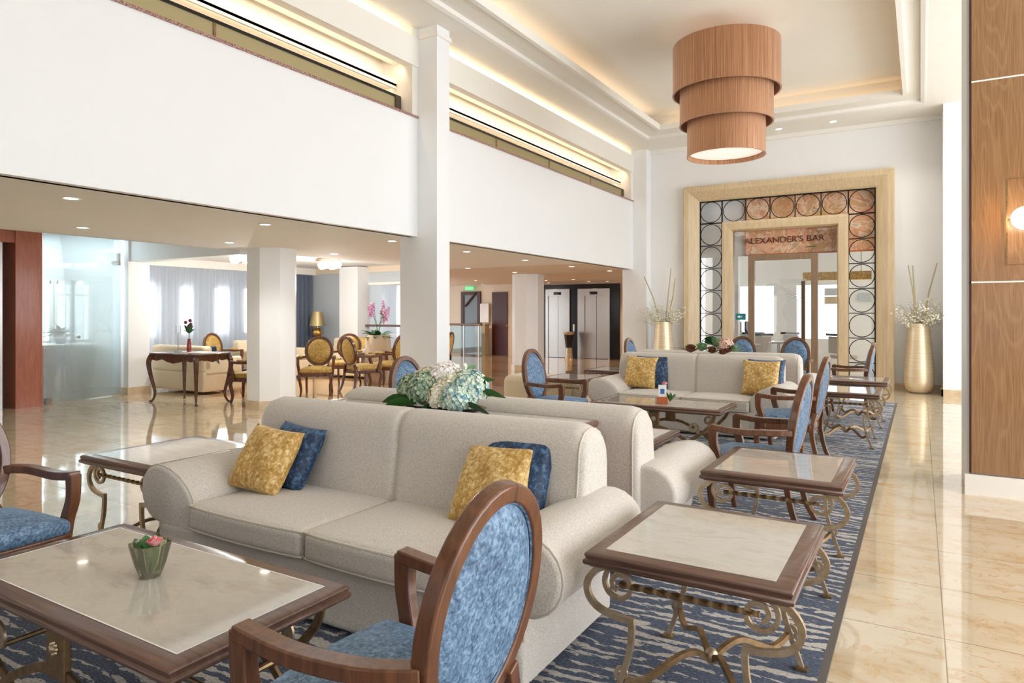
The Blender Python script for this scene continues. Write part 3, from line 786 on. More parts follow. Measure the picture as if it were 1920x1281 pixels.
for i in range(1, 8):
    z = zt-cw*(i+1)
    if z < 0: break
    bars.box(x_l, x_l+cw, -.015, .015, z-t*.7, z+t*.7); bars.box(x_r-cw, x_r, -.015, .015, z-t*.7, z+t*.7)
for i in range(2, 6): bars.box(x_l+cw*i-t*.7, x_l+cw*i+t*.7, -.015, .015, zt-cw, zt)
bars.build('bars', M['blackiron'], gr, smooth=0)
cells = [(x_l+cw*(i+.5), zt-cw*.5) for i in range(7)] + [(x, zt-cw*(j+.5)) for j in range(1, 8) for x in (x_l+cw*.5, x_r-cw*.5)]
ringm = MB().tube([(.215*math.cos(2*PI*i/40), 0, .215*math.sin(2*PI*i/40)) for i in range(40)], .008, 6, closed=True)
r0 = ringm.build('ring', M['blackiron'], gr, loc=(cells[0][0], 0, cells[0][1]))
for c in cells[1:]:
    q = r0.copy(); COL.objects.link(q); q.location = (c[0], 0, c[1])
# stone sign panel with lettering, hanging behind the frames
sg = empty('sign_panel', (-1.9, 14.78, 2.64), 0, 'coral onyx panel above the bar door reading ALEXANDER\'S BAR', 'sign')
MB().box(-1.24, 1.22, 0, .03, 0, 1.22).build('onyx_slab', M['onyx'], sg, smooth=0)
MB().box(-1.26, 1.22, -.01, .04, -.03, 0).build('lower_edge', plain('copper_edge', S(190,110,60), .4), sg, smooth=0)
MB().box(-1.26, -1.24, -.01, .04, -.03, 1.22).build('side_edge', plain('copper_edge', S(190,110,60), .4), sg, smooth=0)
def text(body, size, mat, name, parent, loc, rot=(R(90),0,0), ext=.004, width=None):
    c = bpy.data.curves.new('lettering', 'FONT'); c.body = body; c.size = size; c.extrude = ext; c.align_x = 'CENTER'; c.align_y = 'CENTER'
    tmp = bpy.data.objects.new('tmp', c); COL.objects.link(tmp); dg = bpy.context.evaluated_depsgraph_get()
    me = bpy.data.meshes.new_from_object(tmp.evaluated_get(dg)); bpy.data.objects.remove(tmp); me.materials.clear(); me.materials.append(mat)
    if width:
        xs = [v.co.x for v in me.vertices]; k = width/(max(xs)-min(xs))
        for v in me.vertices: v.co.x *= k
    o = bpy.data.objects.new(name, me); COL.objects.link(o); o.parent = parent; o.location = loc; o.rotation_euler = rot; return o
la = onY(1396, 455, 14.76); lb = onY(1546, 450, 14.76)
text("ALEXANDER'S BAR", .17, M['letter'], 'lettering', sg, ((la.x+lb.x)/2+1.9, -.02, .27), width=(lb.x-la.x)*1.0)
MB().prism([(-.12,0),(-.02,.018),(.05,.01),(.14,.02),(.1,-.004),(0,.004)], 'y', -.012, -.004).build('emblem', plain('green_emblem', S(90,120,90), .4), sg, loc=(0,-.0,.1), smooth=0)

dr = empty('glass_door', (-2.375, 14.52, 0), 0, 'taupe framed etched glass door into the bar', 'door')
MB().box(-.655, -.535, -.05, .05, 0, 2.6).box(.535, .655, -.05, .05, 0, 2.6).box(-.535, .535, -.05, .05, 2.48, 2.6).build('frame', M['taupe'], dr, smooth=0, bev=.004)
MB().box(-.53, .53, -.005, .005, .02, 2.47).build('pane', M['glass'], dr, smooth=0)
MB().box(.36, .43, -.07, -.03, .5, 2.05).build('handle', plain('dark_bronze_handle', S(96,76,58), .35, .6), dr, smooth=0, bev=.004)
# etched motif on the door glass: sweeping wing, waves, standing figure
def flat(poly): return MB().prism(poly, 'y', -.009, -.006)
ms = catmull([(-.45,1.75,0),(-.3,1.98,0),(-.1,2.02,0),(.05,1.9,0),(-.08,1.86,0),(-.2,1.72,0),(-.42,1.62,0)], 6, True)
mm = flat([(p.x, p.y) for p in ms])
ms = catmull([(.02,1.9,0),(.1,1.7,0),(.0,1.45,0),(.1,1.2,0),(.02,.95,0),(-.2,.8,0),(-.3,.55,0),(.1,.5,0),(.35,.6,0),(.3,1.1,0),(.33,1.5,0),(.2,1.85,0)], 6, True)
mm.prism([(p.x, p.y) for p in ms], 'y', -.009, -.006)
for q in range(4):
    mm.tube([(.08+.03*i, -.008, 1.9-.055*q+.014*math.sin(i*1.3)) for i in range(11)], .008, 4)
mm.box(-.05, .45, -.009, -.006, 2.0, 2.1)
mm.build('etching', M['etched'], dr)
for (a, b, t) in ((-3.34, -3.03, 'left'), (-1.72, -1.38, 'right')):
    tag(MB().box(a, b, -.005, .005, .0, 3.1).build('side_glazing', M['glass'], None, (0, 14.56, 0), smooth=0), 'clear fixed pane to the %s of the bar door' % t, 'glass pane')
s_ = onY(1390, 594, 14.6)
ts = empty('direction_sign', (s_.x, 14.54, s_.z), 0, 'small teal arrow sign on glass left of the bar door', 'sign')
MB().box(-.1, .1, -.004, .004, -.065, .065).build('plate', M['teal'], ts, smooth=0)
MB().prism([(-.07,0),(-.02,.035),(-.02,.012),(.03,.012),(.03,-.012),(-.02,-.012),(-.02,-.035)], 'y', -.008, -.005).build('arrow', M['white'], ts, smooth=0)

# bar room beyond
sbox('wall_bar_left', M['paint'], -5.7, -5.56, 14.66, 14.67, 0, 4.9)
wall_open('wall_bar_back', 'y', 20.6, 20.8, -5.56, 3.0, 0, 3.4, [(-5.0, -3.6, .8, 2.2), (-3.0, -1.9, .7, 2.2), (-.9, .2, .7, 2.2), (1.0, 2.2, .7, 2.2)], M['paint'])
wall_open('wall_bar_right', 'x', 2.9, 3.0, 14.66, 20.6, 0, 3.4, [(15.4, 17.4, .3, 2.7), (18, 20, .3, 2.7)], M['paint'])
sbox('ceiling_bar', M['ceil'], -5.56, 3.0, 14.9, 20.8, 3.3, 3.4)
sbox('wall_bar_bulkhead', M['paint'], -5.56, 3.0, 14.86, 14.95, 2.62, 4.9)
struct(MB().box(-.95, -.55, 17.4, 17.8, 0, 3.3).build('column', M['paint'], smooth=0), 'white column inside the bar, right of the door')
struct(MB().box(-4.3, -3.7, 16.6, 16.8, 0, 3.3).build('pillar', M['paint'], smooth=0), 'white pier inside the bar behind the left grille')
def bar_chair(x, y, rz, first=[], lab=''):
    if not first:
        r = empty('bar_chair', (x, y, 0), rz, lab, 'chair', 'black framed chairs inside the bar')
        m = MB()
        for sx in (-.24, .24):
            m.tube([(sx,-.22,0),(sx,-.22,.66),(sx,.24,.68),(sx,.28,.95)], .018, rect=(.035,.035), up=(1,0,0)); m.tube([(sx,.22,0),(sx,.22,.66)], .018, rect=(.035,.035), up=(1,0,0))
        m.box(-.26,.26,.25,.29,.9,.95)
        m.build('frame', M['black'], r, smooth=0)
        MB().rbox(-.23,.23,-.22,.22,.38,.47,.04,3,3).build('seat', M['boucle'], r)
        MB().rbox(-.21,.21,.22,.26,.5,.88,.02,3,3).build('backrest', M['boucle'], r)
        first.append(r); return r
    return dup(first[0], (x, y, 0), rz, lab)
bar_chair(-3.6, 17.6, R(200), lab='white padded black chair seen left through the bar door')
bar_chair(-2.6, 18.0, R(150), lab='white padded black chair at centre behind the door glass')
bar_chair(-1.5, 17.2, R(120), lab='white padded black chair behind the door handle')
bar_chair(-3.0, 16.2, R(30), lab='white padded black chair nearest the bar door')
bt = empty('bar_table', (-2.9, 17.2, 0), 0, 'small dark bar table behind the etched door', 'table')
MB().lathe([(.36,.7),(.38,.72),(.38,.74)], seg=32).build('tabletop', M['black'], bt)
MB().lathe([(.24,0),(.24,.03),(.04,.06),(.035,.7)], seg=24).build('pedestal', M['black'], bt)
dj = empty('bar_pendant', (-1.7, 18.0, 2.2), 0, 'long flat gold pendant shade inside the bar', 'lamp')
MB().box(-.75,.75,-.2,.2,0,.2).build('lamp_shade', M['goldcush'], dj, smooth=0, bev=.01)
for x in (-.5, .5): MB().tube([(x,0,.2),(x,0,1.1)], .006).build('cable', M['black'], dj)
for i, (px, y, Y) in enumerate([(1560, 547, 20.4), (1560, 563, 20.4), (1625, 557, 20.4)]):
    p = onY(px, y, Y); tag(MB().box(-.2,.2,-.05,0,-.1,.1).build('wall_unit', M['greywall'] if i != 1 else M['oak'], None, (p.x, 20.58, p.z), smooth=0), ['grey box on the bar back wall, upper one', 'tan box on the bar back wall below the grey one', 'grey box on the bar back wall behind the right grille'][i], 'box')
cf = empty('coffee_machine', (-4.2, 18.8, 0), 0, 'black coffee station inside the bar left of the door', 'machine')
MB().box(-.5,.5,-.25,.25,0,.9).build('counter', M['greywall'], cf, smooth=0)
for x in (-.3, 0, .3): MB().rbox(x-.1,x+.1,-.15,.15,.91,1.2,.03,2,2).build('unit', M['black'], cf)
area('bar_window_light', (2.8, 17.8, 1.7), (0, R(90), 0), 2.0, 4.5, 60, (1,.98,.95))
area('bar_back_light', (-1.5, 20.5, 1.6), (R(-90), 0, 0), 6.5, 2.0, 45, (.97,.98,1))
# ------------------------------------------------------------------ rug
rg = empty('rug', (0, 0, 0), 0, 'long navy and grey rug with wavy pale stripes under the seating', 'rug')
MB().box(-4.0, -.34, -2.5, 12.22, .002, .014).build('pile', M['rug'], rg, smooth=0)
MB().box(-4.03, -4.0, -2.53, 12.25, .002, .013).box(-.34, -.31, -2.53, 12.25, .002, .013).box(-4.0, -.34, 12.22, 12.25, .002, .013).build('binding', M['rugedge'], rg, smooth=0)
RZ = .014

# ------------------------------------------------------------------ sofa (front faces -Y, origin on floor at centre)
def make_sofa(loc, rz, label):
    r = empty('sofa', loc, rz, label, 'sofa', 'oatmeal sofas standing back to back')
    def basefn(x, y, z): return (x, y - .015*max(0, z-.1)/.2, z)
    MB().rbox(-1.10, 1.10, -.44, .40, .02, .31, .035, 6, 3, basefn).build('base', M['boucle'], r, smooth=60)
    for sx in (-1, 1):
        def cush(x, y, z, sx=sx):
            u = (x-sx*.405)/.41; v = (y+.17)/.31
            k = max(0, 1-u*u)*max(0, 1-v*v)
            z2 = z+.025*k*(1 if z > .37 else 0)
            y2 = y-.02*(1-u*u)*(1 if y < -.3 else 0)
            return (x, y2, z2)
        c = MB().rbox(.005 if sx > 0 else -.825, .825 if sx > 0 else -.005, -.475, .15, .30, .435, .035, 10, 3, cush).build('seat_cushion', M['boucle'], r, smooth=60)
        xs = (.012, .818) if sx > 0 else (-.818, -.012)
        for z in (.425, .312):
            pts = [(xs[0], .1, z), (xs[0], -.45, z), ((xs[0]+xs[1])/2, -.487, z), (xs[1], -.45, z), (xs[1], .1, z)]
            MB().tube([(xs[0], .1, z), (xs[0], -.2, z)]+[(xs[0]+(xs[1]-xs[0])*i/10, -.468-.017*(1-(2*i/10-1)**2), z) for i in range(11)]+[(xs[1], -.2, z), (xs[1], .1, z)], .0065, 6).build('piping', M['piping'], c)
    # backrest halves, bulging roll along the top, rounded outer corners
    prof = [(.11,.30),(.13,.45),(.155,.60),(.17,.72),(.175,.79),(.195,.845),(.235,.88),(.29,.893),(.35,.885),(.40,.86),(.43,.81),(.44,.74),(.44,.55),(.44,.03),(.30,.03),(.2,.2)]
    cz = .0
    for sx in (-1, 1):
        XS = [.004,.009,.016,.026,.040,.07,.14,.24,.36,.5,.64,.76,.86,.93,.97,.995,1.015,1.032,1.045,1.054,1.063,1.071,1.078,1.083,1.086]
        n = len(XS)-1; vs = []; fs = []; m = len(prof); cy = .31
        for i in range(n+1):
            x = XS[i]
            e = min(1, max(0, (x-.986)/.100)); e2 = min(1, max(0, (x-1.050)/.036))
            seam = max(0, 1-(x-.004)/.035)
            for (y, z) in prof:
                zz = z; yy = y
                s_ = math.sqrt(max(0, 1-e*e))
                top = max(0, (z-.55)/.34)
                zz = z-(.085*(1-s_))*top
                yy = cy+(y-cy)*(1-(1-math.sqrt(max(0, 1-e2*e2)))*.22) 
                yy -= .018*math.sin(PI*min(1, x/1.1))*(1 if y < .25 and z > .4 else 0)
                if y < .3: yy += .022*seam*seam
                if z > .8: zz -= .012*seam*seam
                vs.append((sx*x, yy, zz))
        for i in range(n):
            for j in range(m): k = (j+1) % m; fs.append((i*m+j, i*m+k, (i+1)*m+k, (i+1)*m+j))
        fs.append(tuple(range(m))); fs.append(tuple(n*m+j for j in range(m)))
        b = MB().add(vs, fs).build('backrest', M['boucle'], r, smooth=50)
        ie = next(i for i in range(n+1) if abs(vs[i*m][0]) > 1.052)
        MB().tube([vs[ie*m+j] for j in range(1, 14)], .0055, 6).build('piping', M['piping'], b)
        MB().tube([vs[j] for j in range(0, 12)], .004, 6).build('seam', M['piping'], b)
    # scroll arms
    ap = [(.83,.03),(1.115,.03),(1.118,.2),(1.122,.292),(1.16,.298)]
    ap += [(1.125+.155*math.cos(R(a)), .445+.150*math.sin(R(a))) for a in range(-70, 101, 17)]
    ap += [(1.03,.58),(.95,.55),(.88,.50),(.84,.45),(.83,.38)]
    for sx in (-1, 1):
        poly = [(sx*p[0], p[1]) for p in ap]
        a = MB().prism(poly, 'y', -.45, .40, inset=.022).build('arm', M['boucle'], r, smooth=50)
        MB().tube([(sx*(p[0]+(.0)), -.432, p[1]) for p in ap[2:]], .006, 6).build('piping', M['piping'], a)
    return r
SX = -2.365
P_ = 5.68
sofa1 = make_sofa((SX, 2.60, RZ), 0, 'oatmeal two-seat sofa nearest the camera, facing the near coffee table')
sofa2 = dup(sofa1, (SX, 3.87, RZ), PI, 'oatmeal sofa turned away, just behind the big hydrangea arrangement')
sofa3 = dup(sofa1, (SX, 2.60+P_, RZ), 0, 'farther oatmeal sofa facing the camera, at the centre beyond the armchairs')
sofa3.scale = (.935, 1, 1); sofa3.location.x -= .035
sofa4 = dup(sofa1, (SX, 3.87+P_, RZ), PI, 'farthest oatmeal sofa turned away, behind the succulent arrangement')

# throw pillows
def pillow(name, s, T, mat, corner=.06):
    n = 18; vs = []; fs = []
    for sd in (1, -1):
        for i in range(n+1):
            for j in range(n+1):
                u = -1+2*i/n; v = -1+2*j/n
                th = T*max(0, (1-abs(u)**3.2))**.55*max(0, (1-abs(v)**3.2))**.55
                pin = 1-corner*(1-v*v) if abs(u) > 0 else 1
                x = s*u*(1-corner*(1-v*v)*abs(u)**3); z = s*v*(1-corner*(1-u*u)*abs(v)**3)
                th += .006*math.sin(u*5+v*3)*(1-u*u)*(1-v*v)
                vs.append((x, sd*th, z+s))
    N = (n+1)*(n+1)
    for k in range(2):
        for i in range(n):
            for j in range(n):
                a = k*N+i*(n+1)+j; q = (a, a+1, a+n+2, a+n+1); fs.append(q if k else q[::-1])
    m = MB().add(vs, fs); o = m.build(name, mat, smooth=180)
    bm = bmesh.new(); bm.from_mesh(o.data); bmesh.ops.remove_doubles(bm, verts=bm.verts, dist=.0008); bmesh.ops.recalc_face_normals(bm, faces=bm.faces); bm.to_mesh(o.data); bm.free()
    o.data.polygons.foreach_set('use_smooth', [True]*len(o.data.polygons))
    return o
def cushion(name, mat, loc, rot, label, s=.20, T=.075):
    o = pillow(name, s, T, mat); o.location = loc; o.rotation_mode = 'XYZ'; o.rotation_euler = rot
    return tag(o, label, 'cushion', 'mustard throw cushions' if 'must' in label else 'blue throw cushions')
ZS = .452+RZ
cushion('throw_cushion', M['goldcush'], (-3.06, 2.40, ZS), (R(-31), R(4), R(2)), 'mustard velvet cushion at the left end of the nearest sofa', .185)
cushion('throw_cushion', M['bluecush'], (-3.04, 2.56, ZS-.01), (R(-29), R(3), R(-4)), 'deep blue velvet cushion at the left end of the nearest sofa', .185)
cushion('throw_cushion', M['goldcush'], (-1.69, 2.55, ZS-.005), (R(-34), R(-3), R(-2)), 'mustard velvet cushion behind the front armchair on the nearest sofa', .198)
cushion('throw_cushion', M['bluecush'], (-1.63, 2.66, ZS), (R(-23), R(0), R(-2)), 'deep blue velvet cushion at the right end of the nearest sofa', .195)
cushion('throw_cushion', M['goldcush'], (-3.07, 2.58+P_, ZS), (R(-20), R(2), R(4)), 'mustard velvet cushion at the left end of the far sofa', .21)
cushion('throw_cushion', M['bluecush'], (-2.93, 2.67+P_, ZS), (R(-16), R(-1), R(6)), 'blue velvet cushion peeking out at the left end of the far sofa', .21)
cushion('throw_cushion', M['goldcush'], (-1.60, 2.56+P_, ZS), (R(-20), R(0), R(0)), 'mustard velvet cushion at the right end of the far sofa', .21)
cushion('throw_cushion', M['bluecush'], (-1.555, 2.66+P_, ZS), (R(-15), R(0), R(0)), 'blue velvet cushion just visible at the right end of the far sofa', .21)

# ------------------------------------------------------------------ oval-back armchair (faces -Y)
def make_chair(loc, rz, label, fab, wd, group, round_=False, cab=False):
    r = empty('armchair', loc, rz, label, 'armchair', group)
    hw, hh, zc = (.225, .245, .745) if round_ else (.216, .278, .712)
    tilt = R(10)
    def bk(u, v, t): # u across, v up, t thickness towards the rear
        y = .25 + math.sin(tilt)*(v) + t*math.cos(tilt); z = zc + v*math.cos(tilt) - t*math.sin(tilt)
        return (u, y, z)
    # seat
    def trap(x, y, z):
        k = 1-.16*max(0, min(1, (y+.27)/.5)); q = max(0, 1-(x/.28)**2)*max(0, 1-((y+.03)/.27)**2)
        return (x*k, y-.02*(1-(x/.28)**2)*(1 if y < -.2 else 0), z+.042*q*(1 if z > .43 else 0))
    MB().rbox(-.27, .27, -.28, .20, .395, .465, .03, 8, 3, trap).build('seat', fab, r, smooth=60)
    MB().rbox(-.265, .265, -.275, .205, .335, .405, .012, 6, 2, trap).build('seat_rail', wd, r)
    # back ring and pad
    ring = [bk(hw*math.cos(2*PI*i/40), hh*math.sin(2*PI*i/40), 0) for i in range(40)]
    nrm = (0, math.cos(tilt), -math.sin(tilt))
    MB().tube(ring, 1, rect=(.046, .046), up=nrm, closed=True).build('back_frame', wd, r, smooth=35, bev=.006)
    m = MB()
    for sd, T in ((1, .028), (-1, .045)):
        vs = [bk(0, 0, sd*T)]; fs = []; nr = 6
        for k in range(1, nr+1):
            rr = k/nr; th = T*math.sqrt(max(0, 1-rr**4))+.004
            for i in range(40):
                a = 2*PI*i/40; vs.append(bk((hw-.018)*rr*math.cos(a), (hh-.018)*rr*math.sin(a), sd*th))
        for i in range(40):
            j = (i+1) % 40; fs.append((0, 1+i, 1+j))
            for k in range(nr-1): fs.append((1+k*40+i, 1+(k+1)*40+i, 1+(k+1)*40+j, 1+k*40+j))
        m.add(vs, fs)
    pad = m.build('backrest', fab, r, smooth=60)
    MB().tube([bk((hw-.022)*math.cos(2*PI*i/40), (hh-.022)*math.sin(2*PI*i/40), .012) for i in range(40)], .005, 6, closed=True).build('piping', fab, pad)
    # arms with swept post
    for sx in (-1, 1):
        top = catmull([(sx*(hw+.0), .235, .645), (sx*.275, .12, .645), (sx*.292, -.08, .638), (sx*.295, -.25, .655)], 4)
        post = catmull([(sx*.295, -.232, .66), (sx*.294, -.232, .55), (sx*.283, -.205, .45), (sx*.268, -.20, .35)], 4)
        a = MB().tube(top, 1, rect=(.052, .038), up=(0,0,1))
        a.tube(post, [1.05-.1*math.sin(PI*i/(len(post)-1)) for i in range(len(post))], rect=(.046, .056), up=(0,1,0))
        a.build('armrest', wd, r, smooth=35, bev=.005)
        if round_: MB().rbox(sx*.285-.03, sx*.285+.03, -.12, .06, .652, .69, .018, 3, 3).build('arm_pad', fab, r, smooth=60)
    for sx in (-1, 1):
        if cab:
            f = catmull([(sx*.245, -.245, .38), (sx*.262, -.275, .30), (sx*.238, -.25, .12), (sx*.25, -.275, .0)], 5)
        else:
            f = catmull([(sx*.243, -.245, .39), (sx*.25, -.26, .25), (sx*.243, -.25, .1), (sx*.24, -.235, .0)], 5)
        MB().tube(f, [1.15-.55*i/(len(f)-1) for i in range(len(f))], rect=(.048, .048), up=(0,1,0)).build('leg', wd, r, smooth=35, bev=.004)
        b = catmull([(sx*.15, .225, .50), (sx*.195, .21, .40), (sx*.21, .21, .3), (sx*.215, .25, .12), (sx*.22, .31, .0)], 4)
        MB().tube(b, [1.0-.25*i/(len(b)-1) for i in range(len(b))], rect=(.044, .044), up=(0,1,0)).build('leg', wd, r, smooth=35, bev=.004)
    return r
BG = 'blue oval-back armchairs around the coffee tables'
ch = make_chair((-1.14, 1.355, RZ), R(-90), 'blue oval-back armchair seen from behind in the foreground', M['blue'], M['chairwood'], BG)
# rz: local -Y must point to -X  ->  rotate by -90 deg
dup(ch, (-3.60, 1.375, RZ), R(90), 'blue armchair cut by the left edge beside the near coffee table')
dup(ch, (-.93, 4.83, RZ), R(-92), 'nearer of two blue armchairs standing edge-on right of the middle tables')
dup(ch, (-1.03, 6.83, RZ), R(-93), 'farther of two blue armchairs standing edge-on right of the middle tables')
dup(ch, (-3.42, 6.62, RZ), R(90), 'blue armchair facing right, left of the far coffee table')
dup(ch, (-3.80, 4.90, RZ), R(90), 'blue armchair whose oval top shows behind the hydrangeas')
dup(ch, (-.84, 10.46, RZ), R(-92), 'blue armchair by the right grille, nearest the bar entrance')
dup(ch, (-1.78, 11.75, RZ), R(-4), 'blue armchair facing us in front of the glass bar door')
dup(ch, (-2.60, 11.80, RZ), R(5), 'blue armchair facing us, left of the bar door frame')
dup(ch, (-3.72, 10.35, RZ), R(90), 'blue armchair half hidden beside the left gold vase')

# ------------------------------------------------------------------ coffee tables
EDGE = [(-.055,.482),(-.004,.482),(.004,.478),(.008,.471),(.004,.463),(.004,.458),(.011,.453),(.012,.443),(.006,.436),(-.004,.433),(-.008,.428),(-.055,.428)]
def spiral(c, r0, r1, a0, a1, n, f): 
    return [f(c[0]+(r0+(r1-r0)*i/n)*math.cos(a0+(a1-a0)*i/n), c[1]+(r0+(r1-r0)*i/n)*math.sin(a0+(a1-a0)*i/n)) for i in range(n+1)]
def make_coffee(loc, rz, label):
    r = empty('coffee_table', loc, rz, label, 'coffee table', 'marble-topped coffee tables')
    W, D = .665, .318
    MB().ringframe(-W, W, -D, D, EDGE).build('wood_frame', M['walnut'], r, smooth=50)
    MB().box(-W+.05, W-.05, -D+.05, D-.05, .44, .4835).build('marble_top', M['marble'], r, smooth=0)
    MB().ringframe(-W+.052, W-.052, -D+.052, D-.052, [(-.0025,.4838),(.002,.4838),(.002,.47),(-.0025,.47)]).build('inlay', M['trimwhite'], r, smooth=0)
    for sy in (-1, 1):
        y = sy*(D-.05)
        p = MB().box(-.055, .055, y-.012, y+.012, .25, .42).build('centre_plate', M['bronze'], r, smooth=0, bev=.004)
        ro = MB().ball((0, y+sy*.016, .35), .013, 10)
        for k in range(8): ro.ball((.017*math.cos(k*PI/4), y+sy*.014, .35+.017*math.sin(k*PI/4)), .008, 8)
        ro.build('rosette', M['champ'], p)
        for sx in (-1, 1):
            f = lambda u, z: (sx*u, y, z)
            pts = catmull([f(.055,.27), f(.16,.24), f(.34,.15), f(.50,.0)], 7)
            MB().tube(pts, 1, rect=(.03, .012), up=(0,1,0)).build('leg', M['bronze'], r, smooth=35)
            pts = catmull([f(.60,.42), f(.57,.34), f(.45,.22), f(.27,.11), f(.14,.0)], 7)
            l = MB().tube(pts, 1, rect=(.03, .012), up=(0,1,0)).build('leg', M['bronze'], r, smooth=35)
            MB().tube(spiral((.40,.285), .055, .015, R(-60), R(400), 26, f), 1, rect=(.026,.009), up=(0,1,0)).build('scroll', M['champ'], l, smooth=35)
    MB().tube([(-.52, 0, .2)]+[(-.52+.26*i, 0, .2) for i in range(1,5)], .008).build('stretcher', M['bronze'], r)
    for sx in (-1, 1): MB().tube([(sx*.46, -D+.05, .225), (sx*.46, D-.05, .225)], .01, 8).build('cross_bar', M['bronze'], r)
    return r
ct = make_coffee((-2.34, 1.385, RZ), 0, 'large marble-topped coffee table in the foreground with the rose glass')
dup(ct, (-2.30, 4.98, RZ), 0, 'coffee table mostly hidden behind the second sofa, low at centre')
dup(ct, (-2.29, 6.86, RZ), 0, 'marble-topped coffee table in front of the far cushioned sofa')

# ------------------------------------------------------------------ end tables
def make_end(loc, rz, label):
    r = empty('end_table', loc, rz, label, 'end table', 'scroll-legged marble end tables')
    W, D = .335, .378
    prof = [(o, z+.088) for (o, z) in EDGE]
    MB().ringframe(-W, W, -D, D, prof).build('wood_frame', M['walnut'], r, smooth=50)
    MB().box(-W+.05, W-.05, -D+.05, D-.05, .53, .5715).build('marble_top', M['marble'], r, smooth=0)
    for sy in (-1, 1):
        y = sy*(D-.055)
        for sx in (-1, 1):
            f = lambda u, z: (sx*(W-.075+u), y, z)
            pts = catmull([f(.02,.51), f(.065,.49), f(.098,.44), f(.09,.39), f(.05,.355), f(-.02,.338), f(-.075,.336)], 6)
            low = catmull([f(-.068,.345), f(-.07,.30), f(-.06,.22), f(-.03,.12), f(.005,.02), f(.01,.0)], 5)
            l = MB().tube(pts, [1.0]*len(pts), rect=(.022,.018), up=(0,1,0)).tube(low, [1-.2*i/(len(low)-1) for i in range(len(low))], rect=(.022,.02), up=(0,1,0)).build('leg', M['champ'], r, smooth=35)
            MB().tube(spiral((-.025,.455), .062, .022, R(75), R(-430), 34, f), 1, rect=(.016,.014), up=(0,1,0)).build('scroll', M['champ'], l, smooth=35)
            MB().box(*sorted((sx*(W-.075-.012), sx*(W-.075+.03))), y-.018, y+.018, 0, .012).build('foot', M['bronze'], l, smooth=0)
            kn = MB().tube(spiral((-.035,.145), .028, .01, R(-90), R(250), 16, f), 1, rect=(.014,.01), up=(0,1,0)).build('curl', M['champ'], l, smooth=35)
        MB().tube([(-W+.10+(2*W-.2)*i/120, y, .455) for i in range(121)], 1, rect=(.017,.017), up=(0,1,0), twist=PI*5).build('twisted_bar', M['bronze'], r, smooth=20)
    for sx in (-1, 1):
        for sy in (-1, 1):
            a = catmull([(sx*(W-.115), sy*(D-.055), .13), (sx*.17, sy*.24, .10), (sx*.085, sy*.13, .155), (sx*.04, sy*.05, .15), (0, 0, .105)], 6)
            MB().tube(a, 1, rect=(.02,.02), up=(0,0,1)).build('stretcher', M['bronze'], r, smooth=35)
    MB().ball((0,0,.125), .026, 16, 1.2).build('knob', M['champ'], r)
    return r
et = make_end((-.67, 2.57, RZ), 0, 'scroll-legged end table in the right foreground, nearest the camera')
dup(et, (-.665, 4.02, RZ), 0, 'second scroll-legged end table, beside the arm of the turned-away sofa')
dup(et, (-.70, 8.28, RZ), 0, 'scroll-legged end table beside the far sofa, nearer of the distant pair')
dup(et, (-.68, 9.72, RZ), 0, 'farthest scroll-legged end table on the right, by the portal frame')
dup(et, (-3.97, 2.56, .0), 0, 'scroll-legged end table on bare floor left of the nearest sofa')
dup(et, (-3.98, 8.25, .0), 0, 'end table left of the far sofa, behind the left blue armchair')
dup(et, (-3.98, 9.70, .0), 0, 'farthest end table on the left, near the octagonal column')

# ------------------------------------------------------------------ console tables between sofa backs
def make_console(loc, label):
    r = empty('console_table', loc, 0, label, 'console table', 'narrow console tables between sofa backs')
    def ro(x, y, z): return (x, y, z)
    MB().rbox(-.92, .92, -.14, .14, .795, .83, .012, 3, 3).build('tabletop', M['marble'], r)
    MB().ringframe(-.91, .91, -.13, .13, [(.0,.83),(.02,.83),(.026,.815),(.02,.795),(0,.795)]).build('wood_edge', M['walnut'], r, smooth=50)
    pl = [(-.9,-.12),(.8,-.12),(.87,-.09),(.9,0),(.87,.09),(.8,.12),(-.9,.12)]
    MB().prism(pl, 'z', .0, .795).build('body', wood('cherry_body', S(120,60,44), S(160,92,70), 'z', .35), r, smooth=30)
    return r
cn = make_console((-2.42, 3.235, RZ), 'narrow dark-edged console behind the nearest sofa carrying hydrangeas')
dup(cn, (-2.42, 3.235+P_, RZ), 0, 'narrow console behind the far sofa carrying succulents')

# ------------------------------------------------------------------ rose glass and small holders
rgz = RZ+.4838
rgl = empty('rose_vase', (-2.315, 1.40, rgz), 0, 'small fluted olive-green glass holding a pink rose', 'vase')
MB().lathe([(.032,.0),(.036,.01),(.05,.05),(.062,.1),(.066,.118),(.062,.118),(.058,.1),(.045,.05),(.03,.012),(.0001,.012)], seg=64, cap=False, flute=8, fl=.06).build('glass', M['greenglass'], rgl)
mm = MB()
for i in range(12):
    a = i*2.4; e = R(72+random.random()*12); leafblade(mm, (.010*math.cos(a), .010*math.sin(a), .014), (math.cos(a)*math.cos(e), math.sin(a)*math.cos(e), math.sin(e)), .10, .03, .0)
leafblade(mm, (-.02,0,.09), (-.3,.1,1), .055, .035, .1); leafblade(mm, (.0,.02,.09), (0,.2,1), .065, .04, .1); leafblade(mm, (-.04,-.01,.08), (-.6,0,.8), .06, .035, .1)
mm.build('leaves', M['leaf'], rgl, smooth=60)
